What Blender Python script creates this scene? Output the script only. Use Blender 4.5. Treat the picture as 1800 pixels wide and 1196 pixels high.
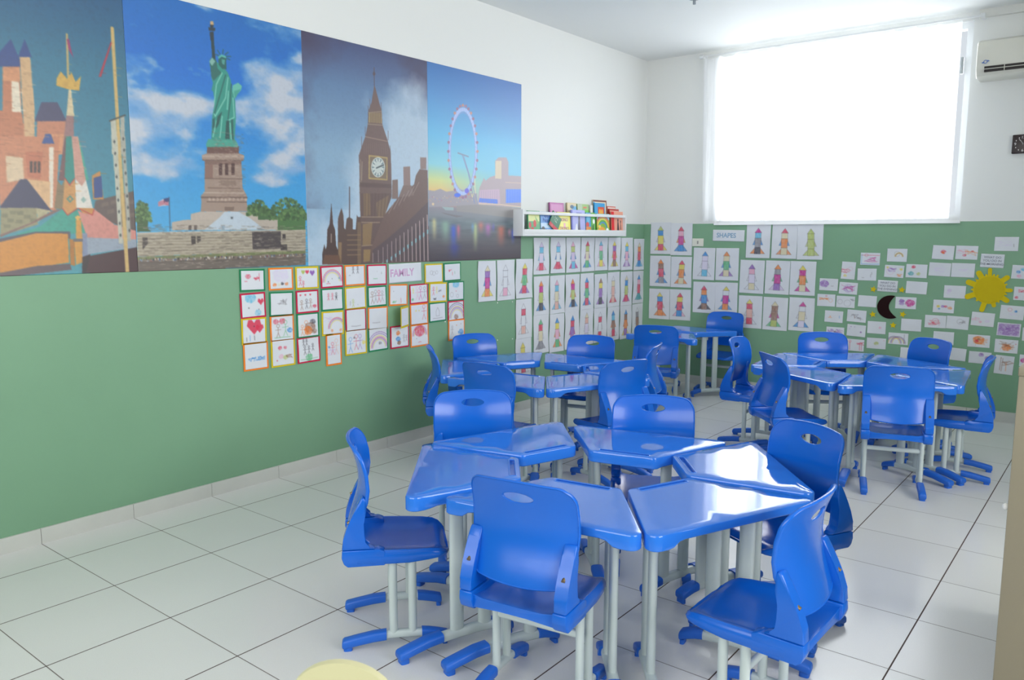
import bpy, bmesh, math, random
import numpy as np
from mathutils import Vector, Matrix, geometry
for o in list(bpy.data.objects): bpy.data.objects.remove(o, do_unlink=True)
SC = bpy.context.scene
COL = SC.collection
# ------------------------------------------------------------------ camera
YB, HC, GZ = 5.4286, 2.9855, 1.481          # back wall, ceiling height, top of the green paint
XR, YF = 5.9, -2.9                          # right wall and the wall behind the camera
CAM = (3.7495, -1.3540, 1.3652)
YAW, PITCH, ROLL, FPX = -0.668478, 0.130406, 0.0015087, 1390.79
cam = bpy.data.cameras.new('camera'); camo = bpy.data.objects.new('camera', cam); COL.objects.link(camo)
cam.sensor_fit = 'HORIZONTAL'; cam.sensor_width = 36.0; cam.lens = FPX*36.0/1800.0
cam.clip_start = 0.02; cam.clip_end = 60
cy_, sy_ = math.cos(YAW), math.sin(YAW)
fv = Vector((sy_*math.cos(PITCH), cy_*math.cos(PITCH), -math.sin(PITCH)))
rv = Vector((cy_, -sy_, 0)); uv = rv.cross(fv)
r2 = rv*math.cos(ROLL)+uv*math.sin(ROLL); u2 = -rv*math.sin(ROLL)+uv*math.cos(ROLL)
M = Matrix((r2, u2, -fv)).transposed().to_4x4(); M.translation = Vector(CAM); camo.matrix_world = M
cam.dof.use_dof = True; cam.dof.focus_distance = 3.6; cam.dof.aperture_fstop = 8.0
SC.camera = camo
# ------------------------------------------------------------------ sky, daylight at the back window, added fill lamps, exposure
SC.view_settings.view_transform = 'Standard'; SC.view_settings.look = 'None'
SC.view_settings.exposure = -1.07; SC.view_settings.gamma = 1.0; SC.view_settings.use_curve_mapping = False
W = bpy.data.worlds.new('sky'); SC.world = W; W.use_nodes = True
bg = W.node_tree.nodes['Background']; bg.inputs[0].default_value = (0.86, 0.93, 1.0, 1); bg.inputs[1].default_value = 1.6
def area(name, loc, rot, sx, sy, power, col=(1, 1, 1)):
    l = bpy.data.lights.new(name, 'AREA'); l.shape = 'RECTANGLE'; l.size = sx; l.size_y = sy; l.energy = power; l.color = col
    o = bpy.data.objects.new(name, l); COL.objects.link(o); o.location = loc; o.rotation_euler = rot
    return o
PI = math.pi
area('daylight_back', (1.70, YB+0.42, 2.22), (-PI/2, 0, 0), 2.3, 1.75, 300, (0.93, 0.97, 1.0))
area('fill_right', (XR+0.42, 0.9, 1.75), (0, PI/2, 0), 1.9, 4.2, 450, (1.0, 0.98, 0.94))  # added fill lamp outside an unseen window, brightens the room from the right
area('fill_front', (2.6, YF-0.42, 1.75), (PI/2, 0, 0), 4.2, 1.9, 260, (1.0, 0.985, 0.95))  # added fill lamp behind the camera, outside an unseen window
# ------------------------------------------------------------------ helpers
MAT = {}
def s2l(c):
    return tuple(x/12.92 if x <= .04045 else ((x+.055)/1.055)**2.4 for x in c)
def hx(h): return tuple(int(h[i:i+2], 16)/255 for i in (0, 2, 4))
def mat(name, col, rough=.5, spec=.5, bump=0, bscale=60, var=0, coat=0, metal=0):
    if name in MAT: return MAT[name]
    m = bpy.data.materials.new(name); m.use_nodes = True; nt = m.node_tree; b = nt.nodes['Principled BSDF']
    c = s2l(hx(col)) if isinstance(col, str) else col
    b.inputs['Base Color'].default_value = (*c, 1); b.inputs['Roughness'].default_value = rough
    b.inputs['Specular IOR Level'].default_value = spec; b.inputs['Metallic'].default_value = metal
    b.inputs['Coat Weight'].default_value = coat; b.inputs['Coat Roughness'].default_value = .05
    tc = nt.nodes.new('ShaderNodeTexCoord')
    if var:
        n = nt.nodes.new('ShaderNodeTexNoise'); n.inputs['Scale'].default_value = 9; n.inputs['Detail'].default_value = 4
        nt.links.new(tc.outputs['Object'], n.inputs['Vector'])
        mx = nt.nodes.new('ShaderNodeMix'); mx.data_type = 'RGBA'
        mx.inputs[6].default_value = (*[max(0, x*(1-var)) for x in c], 1); mx.inputs[7].default_value = (*[min(1, x*(1+var)) for x in c], 1)
        nt.links.new(n.outputs['Fac'], mx.inputs[0]); nt.links.new(mx.outputs[2], b.inputs['Base Color'])
    if bump:
        n = nt.nodes.new('ShaderNodeTexNoise'); n.inputs['Scale'].default_value = bscale; n.inputs['Detail'].default_value = 3
        nt.links.new(tc.outputs['Object'], n.inputs['Vector'])
        bp = nt.nodes.new('ShaderNodeBump'); bp.inputs['Strength'].default_value = bump; bp.inputs['Distance'].default_value = .002
        nt.links.new(n.outputs['Fac'], bp.inputs['Height']); nt.links.new(bp.outputs['Normal'], b.inputs['Normal'])
    MAT[name] = m; return m
def vmat(name, rough=.6, spec=.35):
    if name in MAT: return MAT[name]
    m = bpy.data.materials.new(name); m.use_nodes = True; nt = m.node_tree; b = nt.nodes['Principled BSDF']
    a = nt.nodes.new('ShaderNodeAttribute'); a.attribute_name = 'Col'
    nt.links.new(a.outputs['Color'], b.inputs['Base Color'])
    b.inputs['Roughness'].default_value = rough; b.inputs['Specular IOR Level'].default_value = spec
    MAT[name] = m; return m
BLUE = mat('blue_plastic', '0e64d0', .24, .45, bump=.12, bscale=14, coat=.12)
BLUET = mat('blue_desktop', '2f78e0', .06, .5, bump=.010, bscale=4, coat=.15)
CAPB = mat('blue_cap', '1f66cf', .4, .5, bump=.3, bscale=120)
GREY = mat('grey_enamel', 'c3cfcf', .3, .5)
WHITE = mat('white_board', 'e6e9ea', .4, .4)
def link(name, me, m=None, parent=None, smooth=False):
    if m is not None and not me.materials: me.materials.append(m)
    if smooth: me.shade_smooth()
    o = bpy.data.objects.new(name, me); COL.objects.link(o)
    if parent is not None: o.parent = parent
    return o
def bm_obj(name, bm, m=None, parent=None, smooth=False, angle=None):
    bmesh.ops.recalc_face_normals(bm, faces=bm.faces)
    me = bpy.data.meshes.new(name); bm.to_mesh(me); bm.free()
    o = link(name, me, m, parent, smooth)
    if smooth and angle: me.set_sharp_from_angle(angle=math.radians(angle))
    return o
def tag(o, label=None, cat=None, group=None, kind=None):
    if label: o['label'] = label
    if cat: o['category'] = cat
    if group: o['group'] = group
    if kind: o['kind'] = kind
    return o
def thing(name, label, cat, loc=(0, 0, 0), rz=0, group=None):
    o = bpy.data.objects.new(name, None); COL.objects.link(o); o.empty_display_size = .1
    o.location = loc; o.rotation_euler = (0, 0, rz); return tag(o, label, cat, group)
def box(bm, a, b, bev=0):
    vs = [bm.verts.new((x, y, z)) for x in (a[0], b[0]) for y in (a[1], b[1]) for z in (a[2], b[2])]
    fs = [bm.faces.new([vs[i] for i in f]) for f in ((0, 1, 3, 2), (4, 6, 7, 5), (0, 4, 5, 1), (2, 3, 7, 6), (0, 2, 6, 4), (1, 5, 7, 3))]
    if bev:
        es = list({e for f in fs for e in f.edges})
        bmesh.ops.bevel(bm, geom=es, offset=bev, segments=3, profile=.5, affect='EDGES')
def boxo(name, a, b, m, parent=None, bev=0):
    bm = bmesh.new(); box(bm, a, b, bev); return bm_obj(name, bm, m, parent, bev > 0, 40)
def rings(bm, rs, cap=True):
    R = [[bm.verts.new(p) for p in r] for r in rs]; n = len(R[0])
    for a, b in zip(R, R[1:]):
        for i in range(n): bm.faces.new((a[i], a[(i+1) % n], b[(i+1) % n], b[i]))
    if cap: bm.faces.new(R[0][::-1]); bm.faces.new(R[-1])
def oval(p, a, b, rx, ry, n=20, e=2.0):
    r = []
    for i in range(n):
        t = 2*PI*i/n; c, s = math.cos(t), math.sin(t)
        r.append(Vector(p)+Vector(a)*(rx*math.copysign(abs(c)**(2/e), c))+Vector(b)*(ry*math.copysign(abs(s)**(2/e), s)))
    return r
def tube(bm, p, q, rx, ry=None, ax=None, n=18, e=2.0):
    p, q = Vector(p), Vector(q); d = (q-p).normalized(); ry = ry or rx
    a = Vector(ax) if ax else d.orthogonal(); a = (a-d*a.dot(d)).normalized(); b = d.cross(a)
    rings(bm, [oval(p, a, b, rx, ry, n, e), oval(q, a, b, rx, ry, n, e)])
def copy_tree(o, parent=None):
    c = o.copy(); COL.objects.link(c); c.parent = parent
    for ch in list(o.children): copy_tree(ch, c)
    return c
def cdt(outline, hole=None, step=.02, extra=()):
    """triangulates an outline (with an optional hole); returns verts, tris, outline indices, hole indices"""
    def inside(p, poly):
        r = False; n = len(poly)
        for i in range(n):
            a, b = poly[i], poly[i-1]
            if (a[1] > p[1]) != (b[1] > p[1]) and p[0] < (b[0]-a[0])*(p[1]-a[1])/(b[1]-a[1])+a[0]: r = not r
        return r
    def dist(p, poly): return min((p[0]-a[0])**2+(p[1]-a[1])**2 for a in poly)**.5
    v = [Vector(p) for p in outline]; no = len(v); e = [(i, (i+1) % no) for i in range(no)]
    nh = 0
    if hole: nh = len(hole); v += [Vector(p) for p in hole]; e += [(no+i, no+(i+1) % nh) for i in range(nh)]
    xs = [p[0] for p in outline]; ys = [p[1] for p in outline]
    x = min(xs)+step/2
    while x < max(xs):
        y = min(ys)+step/2
        while y < max(ys):
            if inside((x, y), outline) and dist((x, y), outline) > step*.5 and not (hole and (inside((x, y), hole) or dist((x, y), hole) < step*.4)): v.append(Vector((x, y)))
            y += step
        x += step
    r = geometry.delaunay_2d_cdt(v, e, [], 0, 1e-6)
    V, F = r[0], r[2]; T = []
    for f in F:
        c = sum((V[i] for i in f), Vector((0, 0)))/len(f)
        if inside(c, outline) and not (hole and inside(c, hole)): T.append(list(f))
    return V, T
def shell(V, T, front, back, rim=None):
    """two skins from a triangulation plus a rounded rim along every open edge"""
    bm = bmesh.new(); a = [bm.verts.new(front(p)) for p in V]; b = [bm.verts.new(back(p)) for p in V]
    cnt = {}
    for t in T:
        bm.faces.new([a[i] for i in t]); bm.faces.new([b[i] for i in reversed(t)])
        for i in range(len(t)):
            k = (t[i], t[(i+1) % len(t)]); cnt[k] = 1
    for (i, j) in list(cnt):
        if (j, i) not in cnt:
            d = (V[j]-V[i]).normalized(); out = Vector((d.y, -d.x))
            if rim: pass
            bm.faces.new((a[j], a[i], b[i], b[j]))
    for v in [v for v in bm.verts if not v.link_faces]: bm.verts.remove(v)
    return bm
# ------------------------------------------------------------------ painted surfaces: colours per vertex
class Cv:
    def __init__(s, w, h, n, bg=(1, 1, 1)):
        s.w, s.h = w, h; s.nx = max(4, int(w*n)); s.ny = max(4, int(h*n)); s.k = 2
        s.NX, s.NY = s.nx*2, s.ny*2; s.a = np.ones((s.NY, s.NX, 3))*np.array(bg)
        s.X = (np.arange(s.NX)+.5)/s.NX*w; s.Y = (np.arange(s.NY)+.5)/s.NY*h
    def blend(s, m, c, sl):
        m = m[..., None]; s.a[sl] = s.a[sl]*(1-m)+np.array(c)*m
    def box_(s, x0, x1, y0, y1):
        i0, i1 = np.searchsorted(s.X, (x0, x1)); j0, j1 = np.searchsorted(s.Y, (y0, y1)); return slice(j0, j1), slice(i0, i1)
    def poly(s, pts, c, al=1, tex=None):
        p = np.array(pts, float).reshape(-1, 2); sl = s.box_(p[:, 0].min(), p[:, 0].max(), p[:, 1].min(), p[:, 1].max())
        X = s.X[sl[1]][None, :]; Y = s.Y[sl[0]][:, None]
        if X.size == 0 or Y.size == 0: return
        m = np.zeros((Y.size, X.size), bool); n = len(p)
        for i in range(n):
            (x0, y0), (x1, y1) = p[i], p[i-1]
            if y0 == y1: continue
            m ^= ((y0 > Y) != (y1 > Y)) & (X < (x1-x0)*(Y-y0)/(y1-y0)+x0)
        m = m*al
        if tex is not None: m = m*tex[sl]
        s.blend(m, c, sl)
    def line(s, pts, c, w, al=1):
        p = np.array(pts, float).reshape(-1, 2)
        for a, b in zip(p, p[1:]):
            sl = s.box_(min(a[0], b[0])-w, max(a[0], b[0])+w, min(a[1], b[1])-w, max(a[1], b[1])+w)
            X = s.X[sl[1]][None, :]; Y = s.Y[sl[0]][:, None]
            if X.size == 0 or Y.size == 0: continue
            d = b-a; L = max(1e-9, d@d); t = np.clip(((X-a[0])*d[0]+(Y-a[1])*d[1])/L, 0, 1)
            D = np.hypot(X-a[0]-t*d[0], Y-a[1]-t*d[1]); px = s.w/s.NX
            s.blend(np.clip((w/2-D)/px+.5, 0, 1)*al, c, sl)
    def noise(s, scale, seed, octv=5, sx=1, sy=1):
        r = np.random.RandomState(seed); out = 0; amp = 1; tot = 0
        for o in range(octv):
            gx = int(s.w*scale*sx*2**o)+3; gy = int(s.h*scale*sy*2**o)+3; g = r.rand(gy, gx)
            x = s.X*scale*sx*2**o; y = s.Y*scale*sy*2**o; xi = x.astype(int); yi = y.astype(int)
            fx = x-xi; fy = y-yi; fx = fx*fx*(3-2*fx); fy = fy*fy*(3-2*fy); fx = fx[None]; fy = fy[:, None]
            A = g[np.ix_(yi, xi)]; B = g[np.ix_(yi, xi+1)]; Cc = g[np.ix_(yi+1, xi)]; D = g[np.ix_(yi+1, xi+1)]
            out = out+amp*((A*(1-fx)+B*fx)*(1-fy)+(Cc*(1-fx)+D*fx)*fy); tot += amp; amp *= .5
        return out/tot
    def mesh(s, name, disp=None, thick=.0006):
        """a sheet in local XZ (x right, z up from the centre), facing -Y, with a real thickness"""
        a = s.a.reshape(s.ny, 2, s.nx, 2, 3).mean((1, 3)); nx, ny = s.nx, s.ny
        # vertex grid nx+1 x ny+1: average the neighbouring cells
        p = np.pad(a, ((1, 1), (1, 1), (0, 0)), 'edge'); v = (p[:-1, :-1]+p[1:, :-1]+p[:-1, 1:]+p[1:, 1:])/4
        U, V = np.meshgrid(np.linspace(0, 1, nx+1), np.linspace(0, 1, ny+1))
        d = disp(U, V) if disp is not None else U*0
        co = np.stack([(U-.5)*s.w, -d, (.5-V)*s.h], -1).reshape(-1, 3)
        i = np.arange(ny)[:, None]*(nx+1)+np.arange(nx)[None, :]
        f = np.stack([i, i+nx+1, i+nx+2, i+1], -1).reshape(-1, 4)
        # rim towards the back for thickness
        top = list(range(nx+1)); rgt = [(j+1)*(nx+1)-1 for j in range(1, ny+1)]; bot = [ny*(nx+1)+k for k in range(nx-1, -1, -1)]; lft = [j*(nx+1) for j in range(ny-1, 0, -1)]
        loop = np.array(top+rgt+bot+lft); nb = len(co); back = co[loop].copy(); back[:, 1] += thick
        co = np.vstack([co, back]); n = len(loop); k = np.arange(n)
        f2 = np.stack([loop[k], loop[(k+1) % n], nb+(k+1) % n, nb+k], -1); f = np.vstack([f, f2])
        me = bpy.data.meshes.new(name); me.vertices.add(len(co)); me.vertices.foreach_set('co', co.ravel())
        me.loops.add(f.size); me.loops.foreach_set('vertex_index', f.ravel().astype(np.int32))
        me.polygons.add(len(f)); me.polygons.foreach_set('loop_start', np.arange(0, f.size, 4, dtype=np.int32))
        me.update(calc_edges=True)
        c = np.clip(v.reshape(-1, 3), 0, 1); c = np.vstack([c, c[loop]]); lin = np.where(c <= .04045, c/12.92, ((c+.055)/1.055)**2.4)
        at = me.color_attributes.new('Col', 'FLOAT_COLOR', 'POINT'); at.data.foreach_set('color', np.hstack([lin, np.ones((len(lin), 1))]).ravel())
        return me
def put_wall(o, wall, a, z, off=.0025, tilt=0):
    """fixes a sheet (local -Y towards the room) to the left ('L') or back ('B') wall"""
    if wall == 'L': o.location = (off, a, z); o.rotation_euler = (0, tilt, PI/2)
    else: o.location = (a, YB-off, z); o.rotation_euler = (0, tilt, 0)
    return o
def text_mesh(s, size, depth=.0003, bold=0.0):
    cu = bpy.data.curves.new('t', 'FONT'); cu.body = s; cu.size = size; cu.extrude = depth; cu.offset = bold; cu.align_x = 'CENTER'; cu.align_y = 'CENTER'; cu.space_line = 1.1
    ob = bpy.data.objects.new('t', cu); COL.objects.link(ob); bpy.context.view_layer.update()
    me = bpy.data.meshes.new_from_object(ob.evaluated_get(bpy.context.evaluated_depsgraph_get()))
    bpy.data.objects.remove(ob); me.materials.clear()
    me.transform(Matrix.Rotation(PI/2, 4, 'X')); return me      # reads along +X, upright, facing -Y
# ------------------------------------------------------------------ the room
def floor_mat():
    m = bpy.data.materials.new('floor_tiles'); m.use_nodes = True; nt = m.node_tree; N = nt.nodes; Lk = nt.links; b = N['Principled BSDF']
    tc = N.new('ShaderNodeTexCoord'); sp = N.new('ShaderNodeSeparateXYZ'); Lk.new(tc.outputs['Object'], sp.inputs[0])
    def mth(op, a, b_=None, c=None):
        n = N.new('ShaderNodeMath'); n.operation = op
        for k, v in enumerate((a, b_, c)):
            if v is None: continue
            if isinstance(v, (int, float)): n.inputs[k].default_value = v
            else: Lk.new(v, n.inputs[k])
        return n.outputs[0]
    def cell(o, off, T):
        q = mth('DIVIDE', mth('SUBTRACT', o, off), T); fr = mth('FRACT', q); d = mth('MULTIPLY', mth('MINIMUM', fr, mth('SUBTRACT', 1.0, fr)), T)
        return d, mth('FLOOR', q)
    dx, ix = cell(sp.outputs[0], 0.2666, 0.42314); dy, iy = cell(sp.outputs[1], 0.0, 0.415)
    gx = mth('LESS_THAN', dx, 0.0024); gy = mth('LESS_THAN', dy, 0.0017); g = mth('MAXIMUM', gx, mth('MULTIPLY', gy, .85))
    cb = N.new('ShaderNodeCombineXYZ'); Lk.new(ix, cb.inputs[0]); Lk.new(iy, cb.inputs[1])
    wn = N.new('ShaderNodeTexWhiteNoise'); Lk.new(cb.outputs[0], wn.inputs['Vector'])
    sp2 = N.new('ShaderNodeTexNoise'); sp2.inputs['Scale'].default_value = 350; sp2.inputs['Detail'].default_value = 2; Lk.new(tc.outputs['Object'], sp2.inputs['Vector'])
    big = N.new('ShaderNodeTexNoise'); big.inputs['Scale'].default_value = 1.4; Lk.new(tc.outputs['Object'], big.inputs['Vector'])
    val = mth('ADD', mth('ADD', mth('MULTIPLY', wn.outputs['Value'], .03), mth('MULTIPLY', sp2.outputs['Fac'], .10)), mth('MULTIPLY', big.outputs['Fac'], .05))
    val = mth('ADD', val, .66)
    tile = N.new('ShaderNodeCombineColor'); Lk.new(val, tile.inputs[0]); Lk.new(mth('MULTIPLY', val, 1.0), tile.inputs[1]); Lk.new(mth('MULTIPLY', val, .985), tile.inputs[2])
    mx = N.new('ShaderNodeMix'); mx.data_type = 'RGBA'; Lk.new(g, mx.inputs[0]); Lk.new(tile.outputs[0], mx.inputs[6]); mx.inputs[7].default_value = (.075, .045, .035, 1)
    Lk.new(mx.outputs[2], b.inputs['Base Color']); rg = mth('ADD', mth('MULTIPLY', g, .5), mth('ADD', .17, mth('MULTIPLY', big.outputs['Fac'], .12))); Lk.new(rg, b.inputs['Roughness'])
    b.inputs['Specular IOR Level'].default_value = .42
    bp = N.new('ShaderNodeBump'); bp.inputs['Strength'].default_value = .35; bp.inputs['Distance'].default_value = .001
    h = mth('SUBTRACT', mth('MULTIPLY', big.outputs['Fac'], 1.2), g); Lk.new(h, bp.inputs['Height']); Lk.new(bp.outputs['Normal'], b.inputs['Normal'])
    return m
def wall_mat():
    m = bpy.data.materials.new('wall_paint'); m.use_nodes = True; nt = m.node_tree; N = nt.nodes; Lk = nt.links; b = N['Principled BSDF']
    tc = N.new('ShaderNodeTexCoord'); sp = N.new('ShaderNodeSeparateXYZ'); Lk.new(tc.outputs['Object'], sp.inputs[0])
    st = N.new('ShaderNodeMath'); st.operation = 'LESS_THAN'; Lk.new(sp.outputs[2], st.inputs[0]); st.inputs[1].default_value = GZ
    n = N.new('ShaderNodeTexNoise'); n.inputs['Scale'].default_value = 2.2; n.inputs['Detail'].default_value = 5; Lk.new(tc.outputs['Object'], n.inputs['Vector'])
    mg = N.new('ShaderNodeMix'); mg.data_type = 'RGBA'; Lk.new(n.outputs['Fac'], mg.inputs[0]); g = s2l(hx('7fa98a'))
    mg.inputs[6].default_value = (*[x*.93 for x in g], 1); mg.inputs[7].default_value = (*[x*1.07 for x in g], 1)
    # faint pale scuffs on the green paint
    n2 = N.new('ShaderNodeTexNoise'); n2.inputs['Scale'].default_value = 26; n2.inputs['Detail'].default_value = 7; n2.inputs['Roughness'].default_value = .7; Lk.new(tc.outputs['Object'], n2.inputs['Vector'])
    cr = N.new('ShaderNodeMapRange'); cr.inputs[1].default_value = .70; cr.inputs[2].default_value = .78; cr.inputs[4].default_value = .35; Lk.new(n2.outputs['Fac'], cr.inputs[0])
    ms = N.new('ShaderNodeMix'); ms.data_type = 'RGBA'; Lk.new(cr.outputs[0], ms.inputs[0]); Lk.new(mg.outputs[2], ms.inputs[6]); ms.inputs[7].default_value = (.55, .6, .5, 1)
    mx = N.new('ShaderNodeMix'); mx.data_type = 'RGBA'; Lk.new(st.outputs[0], mx.inputs[0]); mx.inputs[6].default_value = (*s2l(hx('e4e6e4')), 1); Lk.new(ms.outputs[2], mx.inputs[7])
    Lk.new(mx.outputs[2], b.inputs['Base Color']); b.inputs['Roughness'].default_value = .42; b.inputs['Specular IOR Level'].default_value = .35
    bp = N.new('ShaderNodeBump'); bp.inputs['Strength'].default_value = .25; bp.inputs['Distance'].default_value = .0015
    n3 = N.new('ShaderNodeTexNoise'); n3.inputs['Scale'].default_value = 7; n3.inputs['Detail'].default_value = 6; Lk.new(tc.outputs['Object'], n3.inputs['Vector'])
    Lk.new(n3.outputs['Fac'], bp.inputs['Height']); Lk.new(bp.outputs['Normal'], b.inputs['Normal'])
    return m
WM = wall_mat(); TH = .18
def S(o): o['kind'] = 'structure'; return o
S(boxo('floor', (-TH, YF-TH, -.12), (XR+TH, YB+TH, 0), floor_mat()))
S(boxo('ceiling', (-TH, YF-TH, HC), (XR+TH, YB+TH, HC+.12), mat('ceiling_paint', 'eceeec', .7, .2, bump=.1, bscale=5)))
S(boxo('wall_left', (-TH, YF-TH, 0), (0, YB+TH, HC), WM))
def wall_open(name, ax, p0, p1, a0, a1, opens):
    """a wall between planes p0 and p1 along a0..a1 with rectangular openings"""
    bm = bmesh.new()
    def bb(u0, u1, z0, z1):
        if ax == 'y': box(bm, (u0, p0, z0), (u1, p1, z1))
        else: box(bm, (p0, u0, z0), (p1, u1, z1))
    c = a0
    for u0, u1, z0, z1 in opens:
        bb(c, u0, 0, HC); bb(u0, u1, 0, z0)
        if z1 < HC: bb(u0, u1, z1, HC)
        c = u1
    bb(c, a1, 0, HC)
    return S(bm_obj(name, bm, WM))
WX0, WX1, WZ0, WZ1 = .72, 2.665, 1.49, 2.925
wall_open('wall_back', 'y', YB, YB+TH, 0, XR, [(WX0, WX1, WZ0, WZ1)])
wall_open('wall_right', 'x', XR, XR+TH, YF, YB, [(-1.1, 2.9, .95, 2.6)])
wall_open('wall_front', 'y', YF-TH, YF, 0, XR, [(.6, 4.6, .95, 2.6)])
GL = bpy.data.materials.new('window_glass'); GL.use_nodes = True
nt = GL.node_tree; nt.nodes.remove(nt.nodes['Principled BSDF']); mo = nt.nodes['Material Output']
g1 = nt.nodes.new('ShaderNodeBsdfTransparent'); g2 = nt.nodes.new('ShaderNodeBsdfGlossy'); g2.inputs['Roughness'].default_value = .02
fr = nt.nodes.new('ShaderNodeFresnel'); fr.inputs[0].default_value = 1.35; ms = nt.nodes.new('ShaderNodeMixShader')
nt.links.new(fr.outputs[0], ms.inputs[0]); nt.links.new(g1.outputs[0], ms.inputs[1]); nt.links.new(g2.outputs[0], ms.inputs[2]); nt.links.new(ms.outputs[0], mo.inputs[0])
ALU = mat('white_aluminium', 'e4e7e8', .35, .5)
def window(n, ax, p, u0, u1, z0, z1, div):
    bm = bmesh.new(); f = .045
    def bb(a, b, c, d, t=.03):
        if ax == 'y': box(bm, (a, p-t, c), (b, p+t, d))
        else: box(bm, (p-t, a, c), (p+t, b, d))
    bb(u0, u1, z0, z0+f); bb(u0, u1, z1-f, z1); bb(u0, u0+f, z0+f, z1-f); bb(u1-f, u1, z0+f, z1-f)
    for k in range(1, div):
        u = u0+(u1-u0)*k/div; bb(u-.025, u+.025, z0+f, z1-f, .02)
    o = S(bm_obj('window_%d' % n, bm, ALU))
    for k in range(div):
        a = u0+(u1-u0)*k/div+.03; b = u0+(u1-u0)*(k+1)/div-.03
        bm = bmesh.new(); 
        if ax == 'y': box(bm, (a, p-.003, z0+f), (b, p+.003, z1-f))
        else: box(bm, (p-.003, a, z0+f), (p+.003, b, z1-f))
        bm_obj('window_pane', bm, GL, o)
    return o
w1 = window(1, 'y', YB+.07, WX0, WX1, WZ0, WZ1, 4)
bm = bmesh.new(); box(bm, (WX1-.075, YB+.012, 2.56), (WX1-.055, YB+.04, 2.68), .004); bm_obj('window_handle', bm, mat('handle_grey', '8f9698', .4), w1, True, 40)
window(2, 'x', XR+.09, -1.1, 2.9, .95, 2.6, 4)  # unseen window, put in to let fill light in from the right
window(3, 'y', YF-.09, .6, 4.6, .95, 2.6, 4)  # unseen window behind the camera, put in for the front fill light
S(boxo('trim_1', (WX0-.005, YB-.018, WZ0-.022), (WX1+.005, YB+.04, WZ0), mat('sill_white', 'f0f2f2', .35)))
# skirting tiles
BT = mat('skirting_tile', 'cfd1cc', .3, .4, var=.06)
JT = mat('skirting_joint', '55463f', .8)
def skirting(name, wall, a0, a1, j0, T, h=.071):
    bm = bmesh.new(); o = None
    edges = [a0]; k = math.ceil((a0-j0)/T+1e-6)
    while j0+k*T < a1: edges.append(j0+k*T); k += 1
    edges.append(a1)
    for a, b in zip(edges, edges[1:]):
        if b-a < .01: continue
        if wall == 'L': box(bm, (0, a+.001, 0), (.011, b-.001, h))
        else: box(bm, (a+.001, YB-.011, 0), (b-.001, YB, h))
    o = S(bm_obj(name, bm, BT))
    bm = bmesh.new()
    if wall == 'L': box(bm, (0, a0, 0), (.009, a1, h-.001))
    else: box(bm, (a0, YB-.009, 0), (a1, YB, h-.001))
    bm_obj('grout', bm, JT, o); return o
skirting('baseboard_left', 'L', YF, YB-.011, 0, .415)
skirting('baseboard_back', 'B', .012, XR, .2666, .42314, .078)
S(boxo('trim_2', (2.70, YB-.035, 2.93), (XR, YB, HC), mat('duct_white', 'dfe0dc', .5)))
# ------------------------------------------------------------------ student chair
def seat_bm():
    bm = bmesh.new(); rs = []
    prof = [(-.158, .172, .352, .306), (-.150, .188, .352, .302), (-.11, .190, .351, .301), (-.03, .190, .347, .300), (.05, .186, .344, .298), (.11, .180, .341, .302), (.145, .174, .337, .305), (.165, .163, .330, .307), (.178, .145, .320, .308), (.184, .115, .314, .309)]
    for y, w, zt, zb in prof:
        d = .022 if -.12 < y < .12 else (.012 if y < 0 else .006)
        r = [(-w+.006, y, zb), (-w, y, zb+.006), (-w, y, (zt+zb)/2), (-w+.002, y, zt-.008), (-w+.010, y, zt-.001), (-w+.022, y, zt-.002), (-w+.036, y, zt-.3*d-.004)]
        for t in (.62, .4, .2, 0, -.2, -.4, -.62): r.append((-w*t, y, zt-d*(1-.25*t*t)-.002))
        r += [(w-.036, y, zt-.3*d-.004), (w-.022, y, zt-.002), (w-.010, y, zt-.001), (w-.002, y, zt-.008), (w, y, (zt+zb)/2), (w, y, zb+.006), (w-.006, y, zb), (.05, y, zb+.006), (-.05, y, zb+.006)]
        rs.append(r)
    rings(bm, rs)
    for sx in (-1, 1):
        arm_prism(bm, sx, [(-.150, .297), (-.162, .307), (-.169, .328), (-.167, .3535), (-.05, .3535), (-.03, .345), (-.03, .297)], .142, .1895)
    return bm
def arm_prism(bm, sx, poly, x0, x1, bev=.004):
    a = [bm.verts.new((sx*x0, y, z)) for y, z in poly]; b = [bm.verts.new((sx*x1, y, z)) for y, z in poly]; n = len(poly)
    fs = [bm.faces.new(a), bm.faces.new(b[::-1])]
    for i in range(n): fs.append(bm.faces.new((a[i], b[i], b[(i+1) % n], a[(i+1) % n])))
    if bev: bmesh.ops.bevel(bm, geom=list({e for f in fs for e in f.edges}), offset=bev, segments=2, profile=.5, affect='EDGES')
YC = [(.39, -.150), (.42, -.143), (.46, -.130), (.50, -.117), (.54, -.110), (.58, -.111), (.62, -.118), (.66, -.131), (.70, -.150)]
def yc(z):
    for (z0, y0), (z1, y1) in zip(YC, YC[1:]):
        if z <= z1: t = (z-z0)/(z1-z0); return y0+(y1-y0)*t
    return YC[-1][1]
def ycs(z): return (yc(max(.39, z-.02))+2*yc(z)+yc(min(.70, z+.02)))/4
def back_y(x, z): return ycs(z)+.030*(abs(x)/.187)**2.2
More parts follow.
